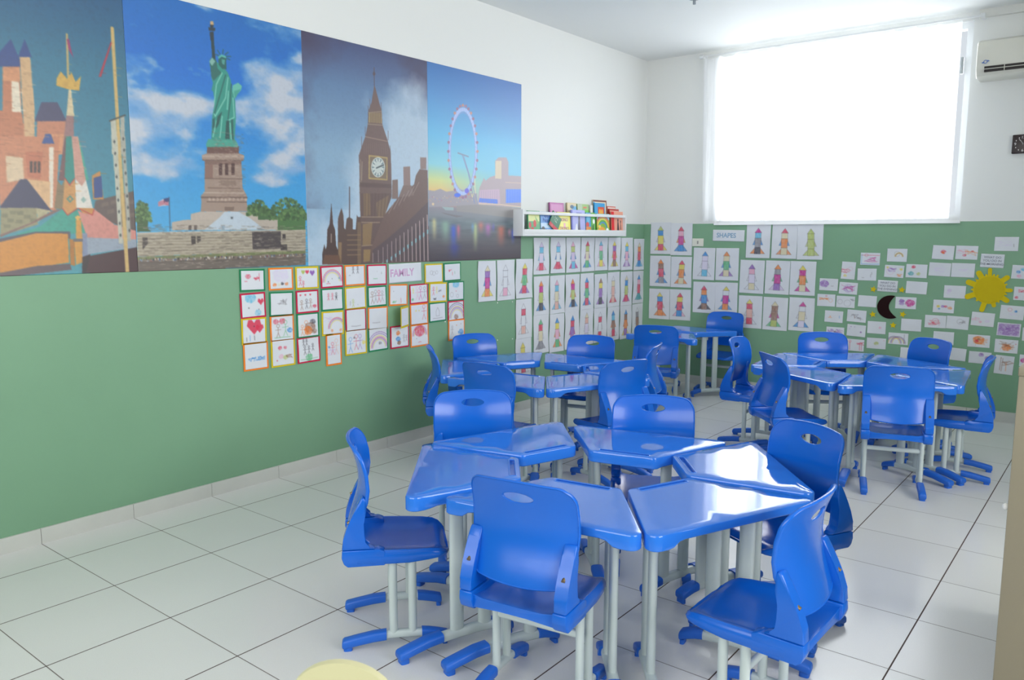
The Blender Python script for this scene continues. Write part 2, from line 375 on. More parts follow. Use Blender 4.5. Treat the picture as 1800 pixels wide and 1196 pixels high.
def back_bm():
    out = []
    def arc(cx, cz, r, a0, a1, n=8):
        for i in range(n+1):
            a = math.radians(a0+(a1-a0)*i/n); out.append((cx+r*math.cos(a), cz+r*math.sin(a)))
    for i in range(13):
        t = -1+i/6; out.append((t*.118, .402-.006*(1-t*t)))
    arc(.128, .432, .030, -70, 0, 5)
    out += [(.162, .46), (.176, .48), (.185, .51), (.1875, .55), (.187, .60)]
    arc(.131, .635, .055, 5, 84, 8)
    for i in range(1, 10):
        t = 1-i/5; out.append((t*.125, .690+.006*(1-t*t)))
    arc(-.131, .635, .055, 96, 175, 8)
    out += [(-.187, .60), (-.1875, .55), (-.185, .51), (-.176, .48), (-.162, .46)]
    arc(-.128, .432, .030, 180, 250, 5)
    hole = [(.056*math.cos(2*PI*i/28), .645+.0175*math.sin(2*PI*i/28)) for i in range(28)]
    V, T = cdt(out, hole, .017)
    f = lambda p: (p.x, back_y(p.x, p.y)+.0045, p.y)
    b = lambda p: (p.x, back_y(p.x, p.y)-.0045, p.y)
    bm = shell(V, T, f, b)
    # raised lip around the handle and the rim
    for loop, r in ((hole, .0042), (out, .0062)):
        n = len(loop); rs = []
        for i in range(n):
            p = Vector((loop[i][0], back_y(*loop[i]), loop[i][1])); q = Vector((loop[(i+1) % n][0], back_y(*loop[(i+1) % n]), loop[(i+1) % n][1])); q0 = Vector((loop[i-1][0], back_y(*loop[i-1]), loop[i-1][1]))
            d = (q-q0).normalized(); a = Vector((0, 1, 0)); a = (a-d*a.dot(d)).normalized(); c = d.cross(a)
            rs.append([bm.verts.new(v) for v in oval(p, a, c, r, r*.6, 8)])
        for i in range(n):
            A, B = rs[i], rs[(i+1) % n]
            for k in range(8): bm.faces.new((A[k], A[(k+1) % 8], B[(k+1) % 8], B[k]))
    for sx in (-1, 1):
        arm_prism(bm, sx, [(-.168, .355), (-.163, .39), (-.150, .43), (-.134, .465), (-.116, .50), (-.104, .525), (-.094, .530), (-.086, .515), (-.088, .48), (-.096, .44), (-.100, .40), (-.096, .375), (-.082, .361), (-.060, .355)], .146, .1895, .005)
    return bm
def foot_cap(p0, p1, w, h0, h1):
    """plastic sleeve from the rail (p0) sloping down to the floor tip (p1)"""
    bm = bmesh.new(); p0, p1 = Vector(p0), Vector(p1); d = (p1-p0); d.z = 0; L = d.length; d.normalize(); s = d.cross(Vector((0, 0, 1))); up = Vector((0, 0, 1))
    rs = []
    for t, zt, zb, k in ((0, h0, h0-.033, 1), (.3, h0-.003, h0-.037, 1), (.7, h0+(h1-h0)*.62, h0+(h1-h0)*.62-.033, 1), (.95, h1+.001, max(.004, h1-.032), 1), (.985, h1-.003, max(.006, h1-.029), .95), (1, h1-.009, max(.010, h1-.024), .84)):
        c = p0+d*(L*t); c.z = (zt+zb)/2; rs.append(oval(c, s, up, w/2*k, (zt-zb)/2, 20, 3.6))
    rings(bm, rs)
    c = p0+d*(L*.87); c.z = 0; rs = [oval(c+up*z, d, s, L*.10, w*.40, 16, 4) for z in (0, .016)]; rings(bm, rs)
    return bm
def rail_bm(p0, p1, w, zc, hh, arch):
    bm = bmesh.new(); p0, p1 = Vector(p0), Vector(p1); d = (p1-p0); d.z = 0; L = d.length; d.normalize(); s = d.cross(Vector((0, 0, 1))); rs = []
    for i in range(13):
        t = i/12; c = p0+d*(L*t); c.z = zc+arch*(1-(2*t-1)**2); rs.append(oval(c, s, (0, 0, 1), w/2, hh, 16, 2.6))
    rings(bm, rs); return bm
def make_chair(blue=BLUE, name='student_chair'):
    t = thing(name, '', 'chair')
    sb, bb = seat_bm(), back_bm()
    for m_ in (sb, bb): bmesh.ops.scale(m_, vec=(.90, 1, 1), verts=m_.verts)
    bm_obj('seat', sb, blue, t, True, 42)
    bk = bm_obj('backrest', bb, blue, t, True, 50)
    for sx in (-1, 1):
        bm = bmesh.new(); tube(bm, (sx*.151, -.138, .445), (sx*.151, -.148, .440), .0055, n=14); bm_obj('screw', bm, mat('brass_screw', '8f7a55', .35, metal=.8), bk, True, 40)
        x = sx*.140
        for y in (-.006, .058):
            bm = bmesh.new(); tube(bm, (x, y, .045), (x, y, .300), .0125, .014, (1, 0, 0), 20); bm_obj('leg', bm, GREY, t, True, 50)
        r = bm_obj('foot_rail', rail_bm((x, -.08, 0), (x, .115, 0), .026, .040, .0135, .004), GREY, t, True, 50)
        bm_obj('foot_cap', foot_cap((x, -.030, 0), (x, -.176, 0), .037, .060, .038), CAPB, r, True, 40)
        bm_obj('foot_cap', foot_cap((x, .088, 0), (x, .176, 0), .037, .059, .042), CAPB, r, True, 40)
    bm = bmesh.new(); tube(bm, (-.133, -.006, .222), (.133, -.006, .222), .009, .0125, (0, 1, 0), 16); bm_obj('crossbar', bm, GREY, t, True, 50)
    return t
# ------------------------------------------------------------------ trapezoid student desk
LD, HD, ZT = .68, .37, .56
def trap(inset=0, r=.03, nseg=6):
    l = LD-2*HD/math.tan(PI/3); c = [(-LD/2, -HD/2), (LD/2, -HD/2), (l/2, HD/2), (-l/2, HD/2)]; n = 4; P = []
    for i in range(n):
        p = Vector(c[i]); a = (Vector(c[i-1])-p).normalized(); b = (Vector(c[(i+1) % n])-p).normalized()
        half = math.acos(max(-1, min(1, a.dot(b))))/2; rr = r; dd = rr/math.tan(half); cc = p+(a+b).normalized()*(rr/math.sin(half))
        s, e = p+a*dd, p+b*dd; a0 = math.atan2(s.y-cc.y, s.x-cc.x); a1 = math.atan2(e.y-cc.y, e.x-cc.x)
        while a1 < a0: a1 += 2*PI
        for k in range(nseg+1):
            t = a0+(a1-a0)*k/nseg; P.append((cc.x+(rr-inset)*math.cos(t), cc.y+(rr-inset)*math.sin(t)))
    return P
def make_desk():
    t = thing('trapezoid_desk', '', 'desk')
    # densify the outline so that the rim can get deeper towards the outer corners
    def dens(P, s=.02):
        o = []
        for i in range(len(P)):
            a, b = Vector(P[i]), Vector(P[(i+1) % len(P)]); n = max(1, int((b-a).length/s))
            for k in range(n): q = a+(b-a)*k/n; o.append((q.x, q.y))
        return o
    base = trap(); D0 = dens(base); C = Vector((0, -.03))
    def inset(P, m):
        n = len(P); o = []
        for i in range(n):
            d = (Vector(P[(i+1) % n])-Vector(P[i-1])).normalized(); o.append((P[i][0]-d.y*m, P[i][1]+d.x*m))
        return o
    tray = []
    tx, ty, hx_, hy = 0, HD/2-.027, .098, .011
    for cx, cy, a0 in ((hx_-.006, -hy+.006, -90), (hx_-.006, hy-.006, 0), (-hx_+.006, hy-.006, 90), (-hx_+.006, -hy+.006, 180)):
        for k in range(5):
            a = math.radians(a0+k*22.5); tray.append((tx+cx+.006*math.cos(a), ty+cy+.006*math.sin(a)))
    top = inset(D0, .006)
    V, T = cdt(top, tray, .06)
    bm = bmesh.new(); vs = [bm.verts.new((p.x, p.y, ZT)) for p in V]
    for f in T: bm.faces.new([vs[i] for i in f])
    for v in [v for v in bm.verts if not v.link_faces]: bm.verts.remove(v)
    def depth(p):
        if p[1] > HD/2-.02: return .044
        d = min((Vector(p)-Vector((sx*LD/2, -HD/2))).length for sx in (-1, 1)); u = max(0, min(1, (.125-d)/.04)); u = u*u*(3-2*u)
        sl = .040 if p[1] > -HD/2+.01 else .027
        return max(sl, .027+.020*u)
    prev = None; lay = [(top, lambda p: 0), (inset(D0, .0018), lambda p: .0018), (D0, lambda p: .006), (D0, lambda p: depth(p)-.003), (inset(D0, .003), depth), (inset(D0, .02), depth), (inset(D0, .022), lambda p: .024)]
    for P, z in lay:
        cur = [bm.verts.new((P[i][0], P[i][1], ZT-z(D0[i]))) for i in range(len(P))]
        if prev:
            for i in range(len(cur)): bm.faces.new((prev[i], cur[i], cur[(i+1) % len(cur)], prev[(i+1) % len(cur)]))
        prev = cur
    bm.faces.new(prev)
    bmesh.ops.remove_doubles(bm, verts=bm.verts, dist=.00005)
    # recessed floor and walls of the tray
    for f in (tray,):
        A = [bm.verts.new((x, y, ZT)) for x, y in f]; B = [bm.verts.new((x, y, ZT-.008)) for x, y in f]
        for i in range(len(f)): bm.faces.new((A[i], A[(i+1) % len(f)], B[(i+1) % len(f)], B[i]))
        bm.faces.new(B)
    tp = bm_obj('tabletop', bm, BLUET, t, True, 35)
    # raised lip of the pencil groove
    bm = bmesh.new(); n = len(tray); rs = []
    for i in range(n):
        p = Vector((*tray[i], ZT)); d = (Vector((*tray[(i+1) % n], ZT))-Vector((*tray[i-1], ZT))).normalized(); s = d.cross(Vector((0, 0, 1)))
        rs.append([bm.verts.new(v) for v in oval(p, s, (0, 0, 1), .0028, .0018, 8)])
    for i in range(n):
        for k in range(8): bm.faces.new((rs[i][k], rs[i][(k+1) % 8], rs[(i+1) % n][(k+1) % 8], rs[(i+1) % n][k]))
    bm_obj('pencil_tray', bm, BLUET, tp, True, 60)
    for sx in (-1, 1):
        d = Vector((-sx*.5, .8660, 0)); nrm = Vector((-sx*.8660, -.5, 0))
        mid = Vector((sx*(LD/2-HD/2/math.tan(PI/3)), 0, 0))+nrm*.052+d*(-.01)
        for q in (.004, .110):
            c = mid+d*q; bm = bmesh.new(); tube(bm, (c.x, c.y, .045), (c.x, c.y, ZT-.026), .0245, .0135, d, 22, 2.5); bm_obj('leg', bm, GREY, t, True, 50)
        a, b = mid-d*.20, mid+d*.17
        r = bm_obj('foot_rail', rail_bm(mid-d*.09, mid+d*.16, .034, .044, .017, .006), GREY, t, True, 50)
        bm_obj('foot_cap', foot_cap(mid-d*.055, mid-d*.210, .048, .068, .042), CAPB, r, True, 40)
        bm_obj('foot_cap', foot_cap(mid+d*.135, mid+d*.215, .048, .067, .045), CAPB, r, True, 40)
        bm = bmesh.new(); tube(bm, mid-d*.15+Vector((0, 0, ZT-.036)), mid+d*.13+Vector((0, 0, ZT-.036)), .010, .0125, nrm, 14, 3); bm_obj('support_bar', bm, GREY, t, True, 50)
    bm = bmesh.new(); y = .03; x = LD/2-(y+HD/2)/math.tan(PI/3)-.065
    tube(bm, (-x, y, .50), (x, y, .50), .011, .016, (0, 1, 0), 14, 3); bm_obj('crossbar', bm, GREY, t, True, 50)
    return t
desk0 = make_desk()
DESKS = [(1.878,1.083,252.4,'blue desk at the far left of the nearest ring, in front of a forward-facing chair','desks of the nearest ring'),
(1.958,0.662,309.7,'blue desk pointing left in the nearest ring, beside the side-on chair','desks of the nearest ring'),
(2.402,0.599,8.9,'blue desk in the nearest ring directly behind the closest chair seen from behind','desks of the nearest ring'),
(2.735,0.853,67.4,'blue desk nearest on the right of the nearest ring, reflecting the window','desks of the nearest ring'),
(2.667,1.277,128.6,'rightmost blue desk of the nearest ring, washed white by window glare','desks of the nearest ring'),
(2.252,1.330,193.1,'blue desk at the back of the nearest ring, mirroring the chair behind it','desks of the nearest ring'),
(0.505,2.736,243.8,'back left desk of the middle ring, close to the green side wall','desks of the middle ring'),
(0.538,2.301,312.2,'leftmost desk of the middle ring by the framed drawings','desks of the middle ring'),
(0.985,2.125,5.1,'front left desk of the middle ring, half behind a chair back','desks of the middle ring'),
(1.317,2.364,66.1,'front right desk of the middle ring, reflecting paper rockets','desks of the middle ring'),
(1.281,2.773,125.2,'rightmost desk of the middle ring, pointing towards a side-on chair','desks of the middle ring'),
(0.898,2.927,185.4,'back right desk of the middle ring below the rocket drawings','desks of the middle ring'),
(2.022,3.794,275.1,'leftmost desk of the right ring, behind a side-on chair','desks of the right ring'),
(2.190,4.170,216.2,'back desk of the right ring, nearest the white SHAPES sheets','desks of the right ring'),
(2.601,4.170,154.1,'back right desk of the right ring under the moon cut-out','desks of the right ring'),
(2.843,3.791,95.4,'rightmost desk of the right ring, below the yellow sun','desks of the right ring'),
(2.674,3.420,35.7,'front desk of the right ring behind the chair seen squarely from behind','desks of the right ring'),
(2.263,3.427,332.8,'front left desk of the right ring with a chair pushed to its edge','desks of the right ring'),
(0.752,5.006,172.7,'rear desk of the pair in the far corner, on broad white legs','desk pair in the far corner'),
(0.742,4.561,0.1,'front desk of the pair in the far corner, on a slim white leg','desk pair in the far corner')]
for i, (px, py, a, lab, grp) in enumerate(DESKS):
    o = desk0 if i == 0 else copy_tree(desk0)
    o.location = (px, py, 0); o.rotation_euler = (0, 0, math.radians(a)); tag(o, lab, 'desk', grp)
chair0 = make_chair()
CHAIRS = [(1.789,0.463,318.0,'blue chair seen side-on at the left end of the nearest desk ring','blue student chairs around the desks'),
(2.427,0.448,9.0,'nearest blue chair seen from behind, centre foreground, brass screws showing','blue student chairs around the desks'),
(3.012,0.722,88.0,'blue chair at the lower right corner facing left, seen from behind','blue student chairs around the desks'),
(2.819,1.375,152.0,'blue chair right of the nearest ring facing the camera beside glare-lit desk','blue student chairs around the desks'),
(1.599,1.112,224.0,'blue chair facing the camera at the back left of the nearest ring','blue student chairs around the desks'),
(2.243,1.487,209.0,'blue chair facing the camera behind the middle of the nearest ring','blue student chairs around the desks'),
(0.466,2.195,318.0,'thin side-on chair at the far left of the middle ring by the wall','blue student chairs around the desks'),
(0.298,2.682,250.0,'chair facing the camera below the framed drawings, shiny glare on its back','blue student chairs around the desks'),
(0.897,3.053,192.0,'chair facing the camera in front of the paper rockets, middle ring','blue student chairs around the desks'),
(1.053,1.941,3.0,'chair seen from behind at the front left of the middle ring','blue student chairs around the desks'),
(1.481,2.429,72.0,'chair seen from behind at the front right of the middle ring','blue student chairs around the desks'),
(1.297,3.031,107.0,'side-on chair at the right end of the middle ring','blue student chairs around the desks'),
(0.860,4.137,18.0,'chair seen from behind at the small desk pair in the far corner','blue student chairs around the desks'),
(0.894,5.230,180.0,'chair against the back wall behind the far desk pair','blue student chairs around the desks'),
(1.800,3.704,273.0,'side-on chair at the left end of the right ring, facing right','blue student chairs around the desks'),
(2.206,3.202,315.0,'chair seen from behind and turned right, front left of the right ring','blue student chairs around the desks'),
(2.101,4.243,214.0,'chair facing the camera at the back of the right ring','blue student chairs around the desks'),
(2.653,4.340,145.0,'chair facing the camera under the yellow sun, right ring','blue student chairs around the desks'),
(2.779,3.214,17.0,'chair seen squarely from behind in front of the right ring','blue student chairs around the desks'),
(3.011,3.751,95.5,'side-on chair at the right end of the right ring, facing left','blue student chairs around the desks')]
for i, (px, py, a, lab, grp) in enumerate(CHAIRS):
    o = chair0 if i == 0 else copy_tree(chair0)
    o.location = (px, py, 0); o.rotation_euler = (0, 0, math.radians(a)); tag(o, lab, 'chair', grp)
# ------------------------------------------------------------------ wall murals
PM = vmat('mural_print', .42, .9)
MDATA = [
(0, 'p', 'b5714f', 0, [362, 803, 376, 628, 471, 616, 484, 438, 549, 427, 543, 612, 548, 670, 562, 787]),
(0, 'p', 'd9cdb8', 0, [513, 491, 542, 491, 542, 615, 506, 617]),
(0, 'p', 'c98a62', 0, [484, 438, 549, 432, 547, 490, 481, 495]),
(0, 'p', '24407e', 0, [449, 444, 451, 415, 523, 322, 561, 426]),
(0, 'p', 'c7a279', 0, [552, 384, 592, 377, 595, 586, 581, 786, 546, 788, 549, 495]),
(0, 'p', '24407e', 0, [545, 390, 576, 312, 598, 381]),
(0, 'p', 'b9785a', 0, [586, 785, 601, 640, 722, 626, 704, 776]),
(0, 'p', '3a3a5e', 0, [591, 646, 623, 563, 688, 555, 721, 631]),
(0, 'p', 'c98a62', 0, [624, 782, 632, 696, 708, 689, 697, 776]),
(0, 'p', 'bd7a58', 0, [435, 927, 450, 723, 687, 700, 651, 1019, 432, 1025]),
(0, 'p', 'cdb596', 0, [469, 799, 534, 803, 532, 892, 465, 911]),
(0, 'p', 'b5694a', 0, [545, 778, 615, 772, 597, 889, 546, 882]),
(0, 'p', '3a2a28', 0, [560, 816, 571, 815, 567, 863, 557, 864]),
(0, 'p', '3a2a28', 0, [576, 815, 586, 814, 583, 862, 572, 863]),
(0, 'p', '3a2a28', 0, [591, 814, 602, 813, 598, 861, 588, 862]),
(0, 'p', 'd8cdbd', 0, [641, 750, 660, 748, 639, 1009, 623, 1010]),
(0, 'p', '2b4a8a', 0, [613, 737, 630, 695, 652, 693, 663, 733]),
(0, 'p', 'cfa67a', 0, [546, 892, 635, 897, 626, 1030, 569, 1021]),
(0, 'p', '2a2c50', 0, [433, 1010, 518, 893, 543, 892, 631, 1022, 570, 1011, 433, 1015]),
(0, 'p', '8d8766', 0, [435, 1015, 570, 1011, 574, 1082, 424, 1133]),
(0, 'p', '777357', 0, [436, 1039, 460, 1039, 459, 1055, 434, 1055]),
(0, 'p', '777357', 0, [468, 1026, 493, 1026, 491, 1042, 467, 1042]),
(0, 'p', '777357', 0, [495, 1028, 520, 1027, 519, 1044, 494, 1044]),
(0, 'p', '777357', 0, [456, 1059, 481, 1058, 480, 1074, 455, 1075]),
(0, 'p', '777357', 0, [488, 1063, 513, 1063, 512, 1079, 486, 1079]),
(0, 'p', '777357', 0, [521, 1042, 547, 1042, 546, 1058, 520, 1059]),
(0, 'p', '777357', 0, [441, 1084, 466, 1083, 465, 1099, 440, 1099]),
(0, 'p', '777357', 0, [543, 1057, 569, 1057, 568, 1073, 542, 1073]),
(0, 'p', 'a89f7c', 0, [570, 1011, 626, 1022, 575, 1072]),
(0, 'p', '5b4c48', 0, [821, 972, 1010, 918, 1009, 1121, 848, 1052, 814, 1004]),
(0, 'p', '6b5a52', 0, [847, 982, 879, 974, 878, 992, 846, 1000]),
(0, 'p', '6b5a52', 0, [890, 969, 924, 962, 922, 980, 889, 988]),
(0, 'p', '6b5a52', 0, [932, 1001, 966, 993, 965, 1012, 931, 1019]),
(0, 'p', '6b5a52', 0, [872, 1013, 904, 1006, 903, 1024, 870, 1032]),
(0, 'p', '6b5a52', 0, [973, 966, 1008, 959, 1006, 977, 972, 985]),
(0, 'p', '6b5a52', 0, [929, 957, 963, 949, 962, 968, 928, 976]),
(0, 'p', '6b5a52', 0, [969, 1027, 1004, 1020, 1003, 1039, 968, 1046]),
(0, 'p', 'b97f3e', 0, [813, 861, 851, 837, 859, 965, 811, 967]),
(0, 'p', '24407e', 0, [820, 871, 855, 858, 855, 955, 817, 961]),
(0, 'p', '8e6a6a', 0, [721, 606, 692, 777, 742, 773, 753, 602]),
(0, 'p', 'cdbb96', 0, [738, 495, 722, 606, 755, 607, 749, 493]),
(0, 'p', '6a4648', 0, [710, 698, 669, 890, 724, 892, 717, 697]),
(0, 'p', '137f77', 0, [714, 697, 737, 695, 739, 876, 715, 908, 696, 878]),
(0, 'p', 'c08f80', 0, [737, 695, 765, 692, 786, 881, 766, 911, 739, 878]),
(0, 'p', '2f9a86', 0, [765, 692, 773, 723, 798, 883, 786, 881]),
(0, 'p', '7d6a4c', 0, [666, 890, 680, 912, 696, 883, 681, 1013, 644, 1014]),
(0, 'p', 'c08a4c', 0, [696, 881, 715, 908, 739, 877, 736, 1012, 697, 1040, 678, 1011]),
(0, 'p', 'd5cfc6', 0, [740, 878, 766, 911, 786, 881, 808, 1007, 736, 1006]),
(0, 'p', 'c0843f', 0, [746, 1006, 815, 1007, 805, 1037, 760, 1027]),
(0, 'p', '3f7f77', 0, [713, 952, 727, 968, 711, 985, 697, 969]),
(0, 'p', 'c08a4c', 0, [713, 960, 720, 969, 712, 977, 705, 969]),
(0, 'p', '8ca7a0', 0, [770, 955, 782, 971, 768, 984, 758, 971]),
(0, 'p', '7a5a54', 0, [678, 1014, 566, 1072, 424, 1138, 425, 1126, 542, 1077, 641, 1019]),
(0, 'p', '2b9482', 0, [678, 1014, 697, 1040, 741, 1011, 772, 1117, 484, 1138, 485, 1125, 578, 1092]),
(0, 'p', 'c9857a', 0, [741, 1017, 760, 1027, 805, 1037, 814, 1010, 900, 1078, 1010, 1110, 1007, 1148, 774, 1138]),
(0, 'l', 'b23636', 4, [697, 878, 715, 908, 739, 877]),
(0, 'l', 'b23636', 4, [678, 1011, 697, 1040, 741, 1009]),
(0, 'l', 'b23636', 4, [746, 1009, 804, 1037, 814, 1009]),
(0, 'p', '8f9bab', 0, [774, 1138, 1007, 1148, 1008, 1183, 784, 1213, 771, 1224]),
(0, 'p', '7b86a0', 0, [749, 1117, 775, 1119, 771, 1224, 747, 1226]),
(0, 'p', '3d1c22', 0, [763, 1224, 1008, 1183, 1006, 1307, 742, 1298]),
(0, 'p', '2a1a1e', 0, [747, 1226, 784, 1213, 758, 1299, 742, 1298]),
(0, 'p', '4a4452', 0, [419, 1143, 563, 1113, 704, 1112, 702, 1143, 418, 1163]),
(0, 'p', 'c8842c', 0, [418, 1158, 562, 1120, 693, 1121, 690, 1249, 552, 1266, 408, 1296]),
(0, 'p', 'a86c22', 0, [697, 1143, 719, 1149, 714, 1265, 694, 1259]),
(0, 'p', '5a4a50', 0, [409, 1286, 552, 1261, 694, 1254, 698, 1281, 411, 1306]),
(0, 'p', 'c98f3a', 0, [731, 1059, 753, 1059, 753, 1143, 746, 1250, 719, 1260, 719, 1149, 726, 1143]),
(0, 'p', 'd8a550', 0, [726, 1049, 740, 1039, 754, 1048, 739, 1063]),
(0, 'p', '5f5b5e', 0, [714, 1144, 755, 1144, 754, 1157, 714, 1156]),
(0, 'l', 'b9a26c', 9, [747, 260, 740, 437]),
(0, 'p', '8e2f62', 0, [745, 281, 755, 276, 762, 328, 769, 357, 750, 325]),
(0, 'p', 'c9a04a', 0, [688, 485, 692, 454, 711, 421, 734, 448, 756, 419, 770, 457, 795, 428, 783, 494, 731, 493]),
(0, 'l', 'c7a86a', 16, [946, 196, 944, 730]),
(0, 'l', 'c7a86a', 18, [944, 675, 947, 1300]),
(0, 'p', 'b02a3e', 0, [936, 255, 940, 261, 883, 417, 871, 421]),
(0, 'p', 'b7b7a8', 0, [913, 607, 935, 597, 939, 757, 909, 759]),
(0, 'p', 'a5a59a', 0, [958, 586, 978, 576, 970, 755, 950, 756]),
(0, 'p', 'b7b7a8', 0, [914, 678, 939, 676, 933, 1166, 916, 1166]),
(0, 'p', 'a5a59a', 0, [958, 674, 975, 672, 973, 1155, 956, 1155]),
(0, 'p', '3d4448', 0, [924, 691, 929, 701, 923, 711, 919, 702]),
(0, 'p', '3d4448', 0, [966, 674, 971, 683, 965, 694, 961, 684]),
(0, 'p', '3d4448', 0, [925, 744, 929, 753, 923, 763, 919, 754]),
(0, 'p', '3d4448', 0, [967, 726, 971, 735, 965, 745, 961, 736]),
(0, 'p', '3d4448', 0, [925, 797, 929, 806, 924, 816, 919, 807]),
(0, 'p', '3d4448', 0, [967, 778, 971, 787, 966, 798, 961, 788]),
(0, 'p', '3d4448', 0, [925, 850, 929, 859, 924, 869, 919, 860]),
(0, 'p', '3d4448', 0, [967, 830, 972, 840, 966, 850, 962, 840]),
(0, 'p', '3d4448', 0, [925, 903, 929, 912, 924, 922, 920, 913]),
(0, 'p', '3d4448', 0, [968, 883, 972, 892, 967, 903, 962, 893]),
(0, 'p', '3d4448', 0, [925, 956, 930, 966, 924, 976, 920, 966]),
(0, 'p', '3d4448', 0, [968, 935, 973, 945, 967, 955, 962, 946]),
(0, 'p', '3d4448', 0, [926, 1009, 930, 1019, 924, 1029, 920, 1019]),
(0, 'p', '3d4448', 0, [968, 988, 973, 998, 967, 1008, 963, 998]),
(0, 'p', '3d4448', 0, [926, 1063, 930, 1073, 925, 1083, 920, 1073]),
(0, 'p', '3d4448', 0, [969, 1041, 973, 1051, 968, 1061, 963, 1051]),
(0, 'p', '3d4448', 0, [926, 1117, 930, 1127, 925, 1137, 920, 1127]),
(0, 'p', '3d4448', 0, [969, 1095, 974, 1105, 968, 1115, 964, 1105]),
(0, 'l', '3a3b3a', 6, [908, 610, 981, 575]),
(1, 'p', '3d5a34', 0, [4, 1111, 12, 983, 40, 987, 67, 1026, 57, 1094, 73, 1110]),
(1, 'p', '3f6138', 0, [613, 1001, 635, 981, 709, 973, 769, 990, 794, 1048, 610, 1051]),
(1, 'p', '48703e', 0, [789, 1048, 799, 1003, 895, 961, 926, 980, 980, 985, 975, 1099, 779, 1100]),
(1, 'p', 'b8aba0', 0, [282, 1021, 338, 1008, 670, 1002, 668, 1051, 280, 1057]),
(1, 'p', 'b3a79b', 0, [180, 1064, 246, 1051, 793, 1041, 790, 1097, 178, 1103]),
(1, 'p', '5a4c48', 0, [267, 1078, 282, 1077, 281, 1102, 265, 1102]),
(1, 'p', '5a4c48', 0, [297, 1077, 312, 1077, 311, 1101, 295, 1102]),
(1, 'p', 'b9c6d2', 0, [352, 1099, 443, 1033, 471, 1005, 551, 1003, 624, 1039, 710, 1096]),
(1, 'p', '8fa3b5', 0, [450, 1078, 467, 1078, 466, 1098, 449, 1098]),
(1, 'p', '4a5058', 0, [504, 1032, 520, 1031, 515, 1042, 504, 1042]),
(1, 'p', '9d877a', 0, [336, 1008, 343, 961, 342, 928, 363, 909, 372, 758, 358, 747, 358, 727, 386, 716, 569, 701, 599, 708, 596, 729, 581, 743, 582, 878, 605, 917, 603, 952, 612, 1001]),
(1, 'p', '6a4a44', 0, [385, 716, 389, 680, 571, 664, 568, 701]),
(1, 'p', '7b5f56', 0, [372, 752, 582, 740, 582, 758, 372, 773]),
(1, 'p', '86655b', 0, [371, 776, 416, 767, 412, 838, 367, 844]),
(1, 'p', '4a2e2c', 0, [450, 761, 469, 760, 466, 819, 447, 820]),
(1, 'p', '4a2e2c', 0, [485, 759, 504, 758, 501, 816, 482, 818]),
(1, 'p', '4a2e2c', 0, [521, 756, 541, 755, 538, 814, 519, 815]),
(1, 'p', 'b09a8c', 0, [358, 727, 599, 710, 599, 721, 357, 738]),
(1, 'p', '6f564e', 0, [357, 749, 596, 733, 592, 738, 359, 754]),
(1, 'l', '6f564e', 5, [367, 842, 583, 832]),
(1, 'l', '6e5850', 9, [345, 937, 605, 928]),
(1, 'p', 'b5a092', 0, [380, 946, 385, 939, 393, 939, 396, 946, 392, 953, 384, 953]),
(1, 'p', 'b5a092', 0, [403, 945, 407, 938, 415, 938, 419, 945, 414, 952, 406, 952]),
(1, 'p', 'b5a092', 0, [426, 944, 430, 937, 438, 937, 442, 944, 437, 951, 429, 951]),
(1, 'p', 'b5a092', 0, [448, 944, 453, 936, 461, 936, 465, 943, 460, 950, 452, 951]),
(1, 'p', 'b5a092', 0, [472, 943, 476, 936, 484, 935, 488, 942, 484, 949, 475, 950]),
(1, 'p', 'b5a092', 0, [495, 942, 499, 935, 508, 934, 512, 941, 507, 949, 499, 949]),
(1, 'p', 'b5a092', 0, [519, 941, 523, 934, 531, 933, 535, 940, 531, 948, 522, 948]),
(1, 'p', 'b5a092', 0, [542, 940, 547, 933, 555, 933, 559, 940, 555, 947, 546, 947]),
(1, 'p', 'b5a092', 0, [566, 939, 571, 932, 579, 932, 583, 939, 579, 946, 570, 946]),
(1, 'p', 'b5a092', 0, [590, 938, 595, 931, 604, 931, 608, 938, 603, 945, 594, 946]),
(1, 'l', '5f4c46', 4, [373, 958, 603, 952]),
(1, 'p', '8a7468', 0, [445, 846, 542, 842, 544, 868, 444, 871]),
(1, 'l', '6c5349', 4, [383, 888, 568, 882]),
(1, 'l', 'c2b0a0', 4, [356, 913, 591, 905]),
(1, 'p', '7b655b', 0, [472, 980, 528, 979, 523, 999, 471, 1000]),
(1, 'p', 'a59a88', 0, [5, 1117, 306, 1109, 978, 1098, 973, 1214, 516, 1220, -1, 1229]),
(1, 'l', 'b3a896', 3, [5, 1124, 977, 1108]),
(1, 'l', '8b8272', 3, [5, 1131, 977, 1116]),
(1, 'l', 'b3a896', 3, [4, 1138, 977, 1124]),
(1, 'l', '8b8272', 3, [4, 1146, 976, 1132]),
(1, 'l', 'b3a896', 3, [3, 1153, 976, 1140]),
(1, 'l', '8b8272', 3, [3, 1160, 976, 1148]),
(1, 'l', 'b3a896', 3, [2, 1167, 975, 1156]),
(1, 'l', '8b8272', 3, [2, 1175, 975, 1164]),
(1, 'l', 'b3a896', 3, [1, 1182, 975, 1172]),
(1, 'l', '8b8272', 3, [1, 1189, 974, 1180]),
(1, 'l', 'b3a896', 3, [1, 1197, 974, 1188]),
(1, 'l', '8b8272', 3, [0, 1204, 974, 1196]),
(1, 'l', 'b3a896', 3, [0, 1211, 973, 1205]),
(1, 'p', '453c3e', 0, [629, 1103, 811, 1101, 807, 1199, 628, 1202]),
(1, 'p', '3a3232', 0, [820, 1120, 841, 1120, 840, 1150, 819, 1150]),
(1, 'p', '3a3232', 0, [806, 1176, 849, 1176, 848, 1208, 805, 1209]),
(1, 'p', '3f3634', 0, [29, 1139, 54, 1139, 53, 1168, 26, 1196]),
(1, 'p', '3f3634', 0, [278, 1131, 302, 1131, 300, 1169, 277, 1175]),
